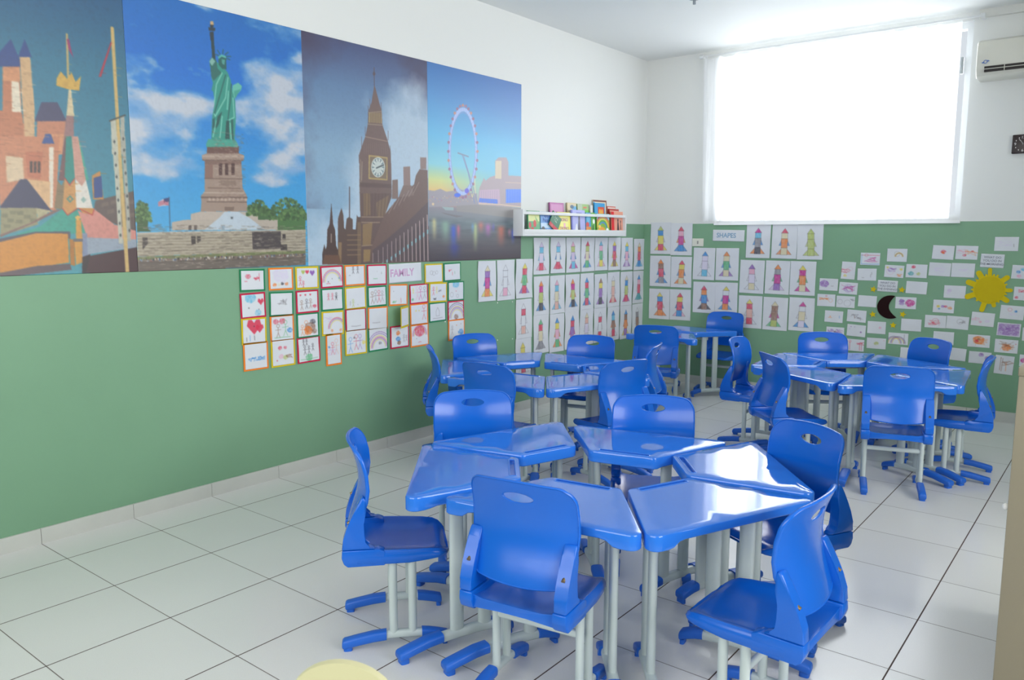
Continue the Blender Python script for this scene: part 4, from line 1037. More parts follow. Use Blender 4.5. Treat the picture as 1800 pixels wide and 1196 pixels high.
(3, 'l', 'a8b8f0', 3, [830, 781, 830, 881]),
(3, 'l', 'a8b8f0', 3, [850, 780, 851, 880]),
(3, 'l', 'a8b8f0', 3, [871, 779, 871, 879]),
(3, 'l', 'a8b8f0', 3, [892, 778, 892, 879]),
(3, 'l', 'a8b8f0', 3, [912, 777, 913, 878]),
(3, 'l', 'a8b8f0', 3, [933, 776, 934, 877]),
(3, 'l', 'a8b8f0', 3, [954, 775, 955, 876]),
(3, 'l', 'a8b8f0', 3, [976, 774, 976, 876]),
(3, 'l', 'a8b8f0', 3, [997, 773, 997, 875]),
(3, 'l', '9f8fa8', 3, [540, 807, 540, 886]),
(3, 'l', '9f8fa8', 3, [565, 806, 564, 885]),
(3, 'l', '9f8fa8', 3, [590, 805, 589, 884]),
(3, 'l', '9f8fa8', 3, [615, 803, 614, 883]),
(3, 'l', '9f8fa8', 3, [640, 802, 640, 882]),
(3, 'l', '9f8fa8', 3, [665, 801, 665, 881]),
(3, 'l', '9f8fa8', 3, [691, 800, 690, 880]),
(3, 'l', '9f8fa8', 3, [716, 799, 716, 879]),
(3, 'l', 'e8d0b0', 6, [511, 899, 764, 897, 1013, 908]),
(3, 'l', 'e8d0b0', 3, [815, 732, 1013, 728]),
(3, 'p', 'e0c8a0', 0, [53, 916, 52, 918, 51, 920, 50, 922, 48, 924, 46, 925, 43, 925, 41, 926, 38, 926, 36, 925, 34, 924, 32, 923, 31, 921, 30, 919, 30, 917, 30, 915, 31, 913, 32, 911, 34, 910, 36, 909, 39, 908, 41, 908, 44, 908, 46, 908, 48, 909, 50, 911, 51, 912, 52, 914]),
(3, 'l', 'f0dcb0', 6, [466, 726, 473, 828]),
(3, 'p', 'e8d890', 0, [456, 840, 456, 844, 455, 847, 453, 850, 452, 852, 450, 854, 447, 855, 445, 856, 442, 856, 440, 855, 438, 853, 436, 851, 435, 848, 434, 845, 434, 841, 434, 838, 435, 835, 436, 832, 438, 830, 440, 828, 442, 826, 445, 826, 447, 826, 450, 827, 452, 829, 454, 831, 455, 834, 456, 837]),
(3, 'p', 'd8a878', 0, [9, 888, 8, 890, 5, 891, 2, 890, 1, 888, 2, 886, 5, 885, 8, 886]),
(3, 'p', 'd8a878', 0, [23, 894, 22, 896, 19, 897, 16, 897, 15, 895, 16, 893, 19, 892, 22, 892]),
(3, 'p', 'b06a80', 0, [39, 870, 37, 872, 34, 873, 31, 872, 30, 870, 32, 868, 34, 867, 37, 868]),
(3, 'p', 'e0c8a0', 0, [53, 869, 52, 871, 49, 872, 46, 871, 45, 869, 46, 867, 49, 866, 52, 867]),
(3, 'p', '8a7ac8', 0, [68, 883, 67, 885, 64, 886, 61, 885, 60, 883, 61, 881, 64, 880, 67, 881]),
(3, 'p', 'd8a878', 0, [83, 877, 82, 879, 79, 880, 76, 880, 75, 878, 76, 876, 79, 875, 82, 875]),
(3, 'p', 'c88878', 0, [98, 898, 96, 900, 93, 901, 91, 900, 89, 898, 91, 896, 94, 895, 96, 896]),
(3, 'p', '8a7ac8', 0, [113, 882, 112, 884, 109, 885, 106, 884, 105, 883, 106, 880, 109, 880, 112, 880]),
(3, 'p', 'b06a80', 0, [128, 889, 127, 891, 124, 892, 121, 891, 120, 889, 121, 887, 124, 886, 127, 887]),
(3, 'p', 'e0c8a0', 0, [143, 873, 142, 875, 139, 876, 136, 875, 135, 873, 136, 871, 139, 870, 142, 871]),
(3, 'p', 'e0c8a0', 0, [159, 861, 158, 863, 155, 864, 152, 863, 150, 861, 152, 859, 155, 858, 158, 859]),
(3, 'p', 'd8a878', 0, [174, 870, 173, 872, 170, 873, 167, 872, 166, 870, 167, 868, 170, 867, 173, 868]),
(3, 'p', 'd8a878', 0, [189, 870, 188, 872, 185, 873, 182, 873, 181, 871, 182, 869, 185, 868, 188, 868]),
(3, 'p', 'c88878', 0, [205, 860, 204, 862, 201, 863, 198, 863, 196, 861, 198, 858, 201, 857, 204, 858]),
(3, 'p', 'd8a878', 0, [220, 893, 219, 895, 216, 896, 213, 895, 212, 893, 213, 891, 216, 890, 219, 891]),
(3, 'p', 'd8a878', 0, [236, 865, 235, 867, 232, 868, 229, 868, 227, 866, 229, 864, 232, 863, 235, 863]),
(3, 'p', 'b06a80', 0, [252, 855, 251, 857, 248, 858, 244, 857, 243, 855, 245, 853, 248, 852, 251, 853]),
(3, 'p', 'b06a80', 0, [268, 862, 266, 864, 263, 865, 260, 864, 259, 862, 260, 860, 263, 859, 266, 860]),
(3, 'p', 'e0c8a0', 0, [283, 897, 282, 899, 279, 900, 276, 899, 274, 897, 276, 895, 279, 894, 282, 895]),
(3, 'p', 'e0c8a0', 0, [299, 867, 298, 870, 295, 871, 292, 870, 290, 868, 292, 866, 295, 865, 298, 865]),
(3, 'p', 'c88878', 0, [315, 889, 314, 891, 311, 892, 307, 891, 306, 889, 307, 887, 311, 886, 314, 887]),
(3, 'p', 'b06a80', 0, [331, 860, 330, 862, 327, 863, 324, 862, 322, 860, 324, 858, 327, 857, 330, 858]),
(3, 'p', 'e0c8a0', 0, [347, 878, 346, 880, 343, 881, 340, 881, 338, 879, 340, 876, 343, 875, 346, 876]),
(3, 'p', '8a7ac8', 0, [364, 864, 362, 866, 359, 867, 356, 866, 355, 864, 356, 862, 359, 861, 362, 862]),
(3, 'p', 'e0c8a0', 0, [380, 876, 378, 878, 375, 879, 372, 879, 371, 877, 372, 874, 375, 873, 378, 874]),
(3, 'p', 'd8a878', 0, [396, 885, 395, 888, 391, 889, 388, 888, 387, 886, 388, 884, 391, 883, 395, 883]),
(3, 'p', 'c88878', 0, [413, 860, 411, 862, 408, 863, 405, 862, 403, 860, 405, 858, 408, 857, 411, 858]),
(3, 'p', 'b06a80', 0, [429, 861, 428, 863, 424, 864, 421, 864, 420, 862, 421, 859, 424, 858, 428, 859]),
(3, 'p', 'e0c8a0', 0, [445, 875, 444, 877, 441, 878, 438, 877, 436, 875, 438, 873, 441, 872, 444, 873]),
(3, 'p', '8a7ac8', 0, [462, 883, 461, 885, 457, 886, 454, 885, 453, 883, 454, 881, 457, 880, 461, 880]),
(3, 'p', '969292', 0, [275, 921, 493, 905, 1014, 915, 1014, 999, 684, 980, 382, 962, 274, 959]),
(3, 'p', '9ab0b4', 0, [124, 931, 244, 931, 244, 954, 162, 953]),
(3, 'p', '77747a', 0, [119, 969, 243, 983, 345, 990, 274, 1000, 153, 979]),
(3, 'l', 'a9c2ee', 26, [485, 535, 484, 565, 481, 595, 477, 625, 472, 654, 465, 682, 456, 708, 447, 732, 436, 754, 424, 774, 412, 791, 398, 806, 385, 817, 370, 826, 356, 831, 341, 833, 327, 832, 313, 828, 299, 821, 286, 811, 273, 798, 261, 782, 251, 764, 241, 744, 232, 721, 225, 697, 219, 671, 214, 644, 211, 615, 209, 587, 209, 557, 210, 528, 212, 499, 216, 470, 222, 443, 228, 416, 236, 391, 245, 367, 256, 345, 267, 326, 279, 308, 291, 293, 305, 281, 319, 272, 333, 266, 347, 263, 361, 262, 376, 265, 390, 271, 403, 280, 416, 292, 428, 307, 439, 325, 450, 345, 459, 367, 467, 391, 473, 418, 478, 445, 482, 474, 484, 504, 485, 535]),
(3, 'l', '7f88c8', 4, [496, 534, 495, 566, 492, 599, 487, 631, 481, 662, 474, 692, 465, 720, 455, 746, 443, 770, 430, 792, 417, 810, 403, 826, 388, 838, 372, 847, 357, 853, 341, 855, 326, 854, 310, 850, 295, 842, 281, 831, 268, 817, 255, 800, 244, 780, 233, 758, 224, 734, 216, 708, 210, 680, 205, 651, 201, 621, 199, 590, 199, 558, 200, 527, 203, 495, 207, 465, 213, 435, 220, 406, 228, 379, 238, 354, 249, 330, 261, 309, 274, 291, 287, 275, 302, 262, 317, 252, 332, 245, 347, 241, 363, 241, 378, 244, 393, 250, 407, 260, 421, 273, 434, 289, 447, 308, 458, 329, 468, 353, 476, 380, 483, 408, 489, 438, 493, 469, 495, 501, 496, 534]),
(3, 'l', '8d9ad0', 4, [474, 535, 473, 564, 471, 592, 467, 619, 462, 646, 455, 671, 448, 695, 439, 718, 429, 738, 418, 757, 407, 773, 394, 786, 382, 797, 368, 805, 355, 810, 342, 812, 328, 811, 315, 807, 302, 800, 290, 791, 278, 779, 268, 765, 258, 748, 249, 729, 241, 708, 234, 686, 228, 662, 224, 636, 221, 610, 219, 584, 219, 556, 220, 529, 222, 502, 226, 476, 231, 450, 237, 426, 244, 402, 253, 380, 262, 360, 272, 342, 284, 326, 295, 312, 308, 301, 320, 293, 334, 287, 347, 284, 360, 284, 373, 286, 386, 292, 399, 300, 410, 311, 422, 325, 432, 341, 442, 360, 450, 381, 457, 403, 463, 428, 468, 453, 472, 480, 474, 507, 474, 535]),
(3, 'p', 'c08a80', 0, [513, 532, 510, 539, 503, 543, 494, 544, 488, 541, 485, 535, 488, 528, 495, 524, 503, 523, 510, 526]),
(3, 'p', '9a6f8c', 0, [509, 595, 506, 602, 500, 606, 491, 607, 484, 603, 482, 597, 484, 591, 491, 586, 500, 586, 507, 589]),
(3, 'p', '9a6f8c', 0, [500, 656, 497, 662, 490, 667, 482, 667, 475, 664, 472, 658, 475, 651, 482, 647, 490, 646, 497, 650]),
(3, 'p', 'c08a80', 0, [485, 712, 482, 719, 475, 723, 467, 724, 460, 720, 457, 714, 460, 708, 467, 703, 475, 703, 482, 706]),
(3, 'p', '9a6f8c', 0, [465, 762, 462, 769, 455, 773, 447, 773, 440, 770, 438, 764, 440, 757, 447, 753, 455, 753, 462, 756]),
(3, 'p', '9a6f8c', 0, [441, 803, 438, 810, 431, 814, 423, 814, 416, 811, 414, 805, 416, 798, 423, 794, 431, 794, 438, 797]),
(3, 'p', 'c08a80', 0, [414, 834, 411, 841, 404, 845, 396, 845, 389, 842, 387, 835, 389, 829, 396, 825, 404, 824, 411, 828]),
(3, 'p', '9a6f8c', 0, [384, 854, 382, 860, 375, 864, 367, 864, 360, 861, 358, 855, 360, 848, 367, 844, 375, 844, 382, 847]),
(3, 'p', '9a6f8c', 0, [354, 861, 352, 867, 345, 871, 337, 872, 330, 868, 328, 862, 330, 856, 337, 852, 345, 851, 352, 855]),
(3, 'p', 'c08a80', 0, [325, 856, 322, 862, 315, 866, 307, 867, 301, 863, 298, 857, 301, 851, 308, 847, 316, 846, 322, 850]),
(3, 'p', '9a6f8c', 0, [297, 839, 294, 845, 287, 849, 279, 850, 273, 846, 271, 840, 273, 834, 280, 830, 288, 830, 294, 833]),
(3, 'p', '9a6f8c', 0, [271, 811, 268, 817, 262, 822, 254, 822, 248, 818, 245, 812, 248, 806, 254, 802, 262, 802, 269, 805]),
(3, 'p', 'c08a80', 0, [249, 773, 246, 780, 240, 784, 232, 784, 226, 781, 223, 775, 226, 769, 232, 764, 240, 764, 247, 767]),
(3, 'p', '9a6f8c', 0, [231, 727, 229, 733, 222, 738, 214, 738, 208, 735, 206, 729, 208, 723, 215, 718, 222, 718, 229, 721]),
(3, 'p', '9a6f8c', 0, [218, 674, 216, 681, 209, 685, 201, 685, 195, 682, 193, 676, 195, 670, 202, 666, 210, 665, 216, 669]),
(3, 'p', 'c08a80', 0, [211, 617, 208, 623, 202, 628, 194, 628, 188, 625, 185, 619, 188, 613, 194, 609, 202, 608, 208, 611]),
(3, 'p', '9a6f8c', 0, [209, 557, 206, 564, 200, 568, 192, 568, 186, 565, 183, 559, 186, 553, 192, 549, 200, 548, 206, 552]),
(3, 'p', '9a6f8c', 0, [212, 497, 210, 503, 203, 508, 196, 508, 189, 505, 187, 500, 189, 493, 196, 489, 204, 488, 210, 491]),
(3, 'p', 'c08a80', 0, [221, 439, 219, 445, 212, 450, 205, 450, 198, 447, 196, 441, 198, 435, 205, 431, 213, 430, 219, 433]),
(3, 'p', '9a6f8c', 0, [235, 385, 233, 391, 226, 395, 219, 396, 212, 393, 210, 387, 213, 381, 219, 377, 227, 376, 233, 379]),
(3, 'p', '9a6f8c', 0, [254, 336, 252, 343, 245, 347, 237, 348, 231, 345, 229, 339, 231, 333, 238, 329, 245, 328, 252, 331]),
(3, 'p', 'c08a80', 0, [277, 296, 274, 302, 268, 306, 260, 307, 254, 304, 251, 299, 254, 292, 260, 288, 268, 287, 275, 290]),
(3, 'p', '9a6f8c', 0, [303, 264, 300, 271, 294, 275, 286, 276, 279, 273, 277, 267, 280, 261, 286, 257, 294, 256, 300, 258]),
(3, 'p', '9a6f8c', 0, [331, 243, 328, 250, 322, 254, 314, 255, 307, 252, 305, 246, 308, 240, 314, 236, 322, 235, 329, 237]),
(3, 'p', 'c08a80', 0, [360, 234, 358, 240, 351, 245, 343, 246, 337, 243, 334, 237, 337, 231, 343, 226, 351, 225, 358, 228]),
(3, 'p', '9a6f8c', 0, [390, 236, 387, 242, 381, 247, 373, 248, 366, 245, 364, 239, 366, 233, 373, 228, 381, 227, 387, 230]),
(3, 'p', '9a6f8c', 0, [418, 250, 416, 256, 409, 261, 401, 262, 394, 259, 392, 253, 394, 247, 401, 242, 409, 241, 416, 244]),
(3, 'p', 'c08a80', 0, [445, 276, 442, 282, 435, 287, 427, 288, 420, 285, 418, 279, 421, 272, 427, 268, 436, 267, 442, 270]),
(3, 'p', '9a6f8c', 0, [468, 312, 465, 319, 459, 323, 450, 324, 444, 321, 441, 315, 444, 309, 450, 304, 459, 303, 465, 306]),
(3, 'p', '9a6f8c', 0, [487, 358, 484, 364, 478, 369, 469, 370, 463, 367, 460, 361, 463, 354, 469, 350, 478, 349, 485, 352]),
(3, 'p', 'c08a80', 0, [501, 411, 499, 418, 492, 422, 483, 423, 477, 420, 474, 414, 477, 407, 483, 403, 492, 402, 499, 405]),
(3, 'p', '9a6f8c', 0, [510, 470, 507, 477, 500, 481, 492, 482, 485, 479, 482, 473, 485, 466, 492, 462, 500, 461, 507, 464]),
(3, 'l', '8790cc', 2, [474, 535, 495, 552]),
(3, 'l', '8790cc', 2, [473, 571, 492, 593]),
(3, 'l', '8790cc', 2, [469, 605, 487, 634]),
(3, 'l', '8790cc', 2, [463, 639, 479, 672]),
(3, 'l', '8790cc', 2, [455, 671, 469, 708]),
(3, 'l', '8790cc', 2, [446, 701, 457, 742]),
(3, 'l', '8790cc', 2, [434, 728, 442, 772]),
(3, 'l', '8790cc', 2, [421, 752, 426, 798]),
(3, 'l', '8790cc', 2, [407, 773, 409, 819]),
(3, 'l', '8790cc', 2, [391, 789, 390, 836]),
(3, 'l', '8790cc', 2, [375, 801, 371, 848]),
(3, 'l', '8790cc', 2, [358, 809, 352, 854]),
(3, 'l', '8790cc', 2, [342, 812, 332, 855]),
(3, 'l', '8790cc', 2, [325, 810, 313, 851]),
(3, 'l', '8790cc', 2, [309, 804, 294, 841]),
(3, 'l', '8790cc', 2, [293, 794, 277, 827]),
(3, 'l', '8790cc', 2, [278, 779, 260, 808]),
(3, 'l', '8790cc', 2, [265, 761, 246, 784]),
(3, 'l', '8790cc', 2, [253, 739, 232, 757]),
(3, 'l', '8790cc', 2, [242, 713, 221, 726]),
(3, 'l', '8790cc', 2, [234, 686, 212, 692]),
(3, 'l', '8790cc', 2, [227, 655, 205, 656]),
(3, 'l', '8790cc', 2, [222, 623, 201, 618]),
(3, 'l', '8790cc', 2, [219, 590, 199, 579]),
(3, 'l', '8790cc', 2, [219, 556, 199, 540]),
(3, 'l', '8790cc', 2, [220, 523, 202, 501]),
(3, 'l', '8790cc', 2, [224, 489, 207, 463]),
(3, 'l', '8790cc', 2, [229, 457, 215, 426]),
(3, 'l', '8790cc', 2, [237, 426, 225, 391]),
(3, 'l', '8790cc', 2, [246, 396, 236, 358]),
(3, 'l', '8790cc', 2, [257, 370, 250, 329]),
(3, 'l', '8790cc', 2, [270, 346, 265, 303]),
(3, 'l', '8790cc', 2, [284, 326, 282, 281]),
(3, 'l', '8790cc', 2, [298, 309, 299, 264]),
(3, 'l', '8790cc', 2, [314, 296, 318, 251]),
(3, 'l', '8790cc', 2, [330, 288, 337, 243]),
(3, 'l', '8790cc', 2, [347, 284, 356, 241]),
(3, 'l', '8790cc', 2, [363, 284, 375, 243]),
(3, 'l', '8790cc', 2, [380, 289, 394, 251]),
(3, 'l', '8790cc', 2, [395, 298, 412, 264]),
(3, 'l', '8790cc', 2, [410, 311, 429, 282]),
(3, 'l', '8790cc', 2, [424, 329, 445, 304]),
(3, 'l', '8790cc', 2, [437, 350, 458, 331]),
(3, 'l', '8790cc', 2, [448, 375, 470, 362]),
(3, 'l', '8790cc', 2, [457, 403, 480, 396]),
(3, 'l', '8790cc', 2, [465, 434, 488, 432]),
(3, 'l', '8790cc', 2, [470, 466, 493, 471]),
(3, 'l', '8790cc', 2, [473, 500, 495, 511]),
(3, 'l', '7d8aa8', 9, [293, 561, 401, 577]),
(3, 'l', '8090b8', 8, [339, 573, 400, 692, 466, 897]),
(3, 'l', '8090b8', 6, [353, 578, 505, 908]),
(3, 'p', '3f6fe8', 0, [318, 846, 317, 849, 315, 853, 311, 856, 305, 858, 299, 860, 292, 861, 284, 862, 277, 862, 270, 861, 264, 860, 258, 858, 254, 855, 252, 852, 251, 849, 252, 846, 255, 842, 259, 839, 264, 837, 270, 835, 277, 834, 285, 833, 292, 833, 299, 834, 306, 835, 311, 837, 315, 840, 317, 843]),
(3, 'p', '6a62d8', 0, [406, 813, 405, 817, 403, 821, 401, 824, 397, 827, 393, 829, 388, 831, 383, 832, 378, 831, 373, 830, 369, 828, 365, 826, 363, 822, 361, 819, 360, 815, 361, 811, 363, 807, 365, 804, 369, 801, 373, 798, 378, 797, 383, 796, 388, 796, 393, 797, 397, 799, 401, 802, 403, 805, 405, 809])]
def clouds(cv, n, lo, hi, c, al=1):
    m = np.clip((n-lo)/(hi-lo), 0, 1)*al; cv.blend(m, c, (slice(None), slice(None)))
def grad(cv, stops):
    ys = [s[0] for s in stops]; cs = np.array([hx(s[1]) for s in stops]); v = cv.Y/cv.h
    for k in range(3): cv.a[..., k] = np.interp(v, ys, cs[:, k])[:, None]
MY0 = [-.487, .513, 1.503, 2.494]; MY1 = [.512, 1.502, 2.493, 3.500]
MLAB = ['printed wall mural of an old town with a striped tent cone under teal sky', 'printed wall mural of a green statue on a stone pedestal under blue sky', 'printed wall mural of a stone clock tower under stormy clouds', 'printed wall mural of a giant wheel beside a river at dusk']
for m in range(4):
    cv = Cv(MY1[m]-MY0[m], 1.30, 300)
    al = (slice(None), slice(None))
    if m == 0:
        grad(cv, [(0, '1b4f7c'), (.3, '2a6f8c'), (1, '4292a0')])
    elif m == 1:
        grad(cv, [(0, '1268b8'), (.25, '0f6cc8'), (.6, '2f94d4'), (.9, '4aa6d8')])
        n = cv.noise(3.2, 11, 6, .8, 1.5); n2 = cv.noise(9, 5, 5, .8, 1.4)
        band = np.interp(cv.Y/cv.h, [0, .06, .12, .2, .3, .4, .55, .64, .70, .74], [.10, .04, .02, .02, .04, .13, .13, .02, -.3, -.6])[:, None]
        def lobe(cx, cy, rx, ry, k): return k*np.exp(-(((cv.X[None]-cx)/rx)**2+((cv.Y[:, None]-cy)/ry)**2)**1.5)
        f = n*.62+n2*.38+band+lobe(.80, .27, .20, .075, .26)+lobe(.30, .47, .13, .10, .2)+lobe(.15, .57, .22, .10, .2)+lobe(.80, .45, .28, .10, .2)+lobe(.86, .60, .2, .08, .2)+lobe(.85, .74, .17, .06, .34)+lobe(.93, .86, .1, .05, .0)+lobe(.76, .835, .12, .04, .34)
        clouds(cv, f, .54, .70, hx('7fa6d0'), .9); clouds(cv, f+.5*(n2-.5), .66, .90, hx('c2c6d0'), .92)
    elif m == 2:
        grad(cv, [(0, '46507a'), (.2, '5f7fa6'), (.5, '86a8c4'), (1, '86aac8')])
        n = cv.noise(2.2, 21, 6); X = cv.X[None]/cv.w; Y = cv.Y[:, None]/cv.h
        dk = np.clip(.75-X*1.5-.15*Y, 0, 1)*(Y < .75)+np.clip(.55-Y*2.2, 0, 1)*.6+np.clip(X-.7, 0, 1)*np.clip(.6-Y, 0, 1)*1.6
        clouds(cv, n*.9+dk*.6, .62, 1.0, hx('43354e'), .95); clouds(cv, n-dk*.4+.15*Y+.22*np.exp(-((X-.8)/.3)**2-((Y-.5)/.25)**2), .48, .72, hx('b4c8da'), .9)
    else:
        X = cv.X[None]/cv.w; Y = cv.Y[:, None]/cv.h
        grad(cv, [(0, '2f6fb4'), (.15, '4a8ecb'), (.35, '5fb6e2'), (.5, '86ccdc'), (.58, 'cfd890'), (.66, 'e8b878'), (.70, 'd8906e'), (.72, '8f8a94'), (.80, '74868c'), (.9, '5c5860'), (1, '443640')])  # upper water paler than the print, window veil included in its colour
        mm = np.clip((X-.12)*1.5, 0, 1)*np.clip((.72-Y)*40, 0, 1); cv.blend(mm*.85*np.clip((Y-.3)*4, 0, 1), hx('6cc0ea'), al)
        cv.blend(np.clip((.35-Y)*2.5, 0, 1)*np.clip(X, 0, 1)*.5+0*X, hx('4a70bc'), al)
        wv = cv.noise(10, 3, 4, .5, 4); wt = np.clip((Y-.76)*30, 0, 1)
        cv.blend(wt*np.clip(wv-.35, 0, 1)*.8, hx('3a3a48'), al)
        for x, w, y0, y1, c in ((.24, .03, .80, .97, '2f55e0'), (.29, .018, .80, .90, 'd86a8a'), (.05, .02, .77, .90, 'e8d890'), (.16, .04, .78, .92, '8fb8a0'), (.47, .022, .79, .96, 'c8d890'), (.44, .015, .79, .86, '6aa0d8'), (.53, .03, .78, .86, 'e07a70'), (.61, .03, .79, .88, 'd070c8'), (.67, .015, .79, .85, '6a60c8'), (.76, .04, .80, .94, 'e0705a'), (.86, .02, .82, .88, 'e8a0b8'), (.90, .02, .82, .92, '5a70f0'), (.95, .03, .82, .88, 'd86a60'), (.25, .05, .9, 1.0, '2a3590')):
            g = np.exp(-((X-x)/w)**2)*np.clip((Y-y0)*40, 0, 1)*np.clip((y1-Y)/(y1-y0)*1.6, 0, 1)*(.6+.4*wv); cv.blend(g*.85, hx(c), al)
    nt2 = cv.noise(60, 9, 2)
    for mi, kind, c, wd, pts in MDATA:
        if mi != m: continue
        c = hx(c); pts = np.array(pts, float).reshape(-1, 2)/1000
        if kind == 'p': cv.poly(pts, c)
        else: cv.line(pts, c, int(wd)/1000)
    if m == 1:
        RT = random.Random(8)
        for x0, x1, y0, y1, n in ((.0, .075, .97, 1.06, 90), (.60, .745, .945, 1.02, 130), (.735, .99, .93, 1.04, 240)):
            for _ in range(n):
                tx = RT.uniform(x0, x1); e = math.sin(PI*(tx-x0)/(x1-x0))**.5; ty = y1-(y1-y0)*e*RT.uniform(0, 1.08)
                cv.poly([(tx+.009*math.cos(2*PI*i/7), ty+.008*math.sin(2*PI*i/7)) for i in range(7)], hx(RT.choice(['38552f', '47683a', '577a45', '2f4a2a', '6a8a50'])), .8)
        for _ in range(500):
            tx = RT.uniform(.38, .60); ty = RT.uniform(.60, .96)
            if abs(tx-.505) < .085: cv.line([(tx, ty), (tx+RT.uniform(.005, .02), ty)], hx(RT.choice(['8a7266', 'b8a294', '7a6058'])), .003, .5)
        for _ in range(900):
            tx = RT.uniform(0, .985); ty = RT.uniform(1.075, 1.295)
            cv.line([(tx, ty), (tx+RT.uniform(.01, .04), ty-.0005)], hx(RT.choice(['6e655a', 'c4b8a8', '8a8074', '544a44'])), .003, .55)
    if m == 0:
        RT = random.Random(6)
        for _ in range(420):
            tx = RT.uniform(.40, .98); ty = RT.uniform(.35, .95); p_ = cv.a[int(ty/cv.h*cv.NY), int(tx/cv.w*cv.NX)]
            if p_[0] > p_[2]+.12: cv.line([(tx, ty), (tx+RT.uniform(.008, .03), ty)], tuple(p_*RT.choice([.78, .86, 1.12])), .003, .7)
    if m in (0, 1, 2):
        msk = np.abs(nt2-.5)*(.24 if m == 0 else .10); cv.blend(msk, (0.1, 0.08, 0.08), al)
    me = cv.mesh('wall_mural', None, .0015); o = link('wall_mural', me, PM)
    o.location = (.002, (MY0[m]+MY1[m])/2, 1.195+.65); o.rotation_euler = (0, 0, PI/2)
    tag(o, MLAB[m], 'mural', 'printed murals on the left wall')
# ------------------------------------------------------------------ children's drawings
PAP = vmat('drawn_paper', .75, .25)
PC = dict(w='e4e4ec', l='cdb8dc', c='58b4dc', b='2f7fd0', p='e6a0bc', r='d83a54', m='c42a84', g='4fae6e', i='aebf5a', y='e6d24a', o='ea7a35', n='8a6250', k='3c3a44', a='84828a', t='dccfa4', v='8a5ab0', e='3f98a0', s='e2a898', d='d9d0ea')
PN = dict(w='white', l='lilac', c='light blue', b='blue', p='pink', r='red', m='magenta', g='green', i='lime', y='yellow', o='orange', n='brown', k='black', a='grey', t='cream', v='purple', e='teal', s='salmon', d='pale lilac')
PW = hx('dfe3ea')
def paper_cv(w, h, n=300, seed=0):
    cv = Cv(w, h, n, PW); nn = cv.noise(14, seed, 3); cv.a *= (1-.035*nn)[..., None]; return cv
def rocket(cv, sp, seed):
    R = random.Random(seed); w, h = cv.w, cv.h; tex = .55+.45*cv.noise(160, seed+7, 2, 1, .35)
    cx = w*(.5+R.uniform(-.04, .04)); lean = R.uniform(-.05, .05); hw = .115*w/.21*.21*1.0; K = hx('5d5a68')
    def pt(u, v): return (cx+u*.21*1+lean*(.5-v)*h, v*h)
    def shp(P, c, al=.85):
        P = [pt(*q) for q in P]
        if c != 'w': cv.poly(P, hx(PC[c]), al, tex)
        cv.line(P+[P[0]], K, .0022, .6)
    b = .125; v0 = .115+R.uniform(-.01, .01)
    body = dict(n=(v0, v0+.14), s=(v0+.14, v0+.30), b=(v0+.30, v0+.57), f=(v0+.57, v0+.77))
    shp([(0, v0), (b+.02, v0+.14), (-b-.02, v0+.14)], sp[0], .9)
    for sx in (-1, 1):
        shp([(sx*b, v0+.34), (sx*(b+.09), v0+.50), (sx*b, v0+.50)], sp[4], .8)
        shp([(sx*b, v0+.60), (sx*(b+.19), v0+.76), (sx*b, v0+.76)], sp[5], .8)
    j = lambda: R.uniform(-.015, .015)
    shp([(-b+j(), body['s'][0]), (b+j(), body['s'][0]), (b, body['s'][1]), (-b, body['s'][1])], sp[1], .9)
    shp([(-b-.01, body['b'][0]), (b+.01, body['b'][0]), (b+j(), body['b'][1]), (-b+j(), body['b'][1])], sp[2], .85)
    shp([(-b, body['f'][0]), (b, body['f'][0]), (b+.005, body['f'][1]), (-b-.005, body['f'][1])], sp[3], .9)
def curl(seed, amp):
    R = random.Random(seed); a, b, c = R.uniform(.3, 1), R.uniform(.3, 1), R.uniform(0, 6)
    return lambda U, V: amp*(.15+a*(1-U)**6*(.5+.5*np.sin(V*7+c))+b*U**6*(.5+.5*np.sin(V*6+c*2))+.25*np.abs(np.sin(V*5+c))*(V**3))
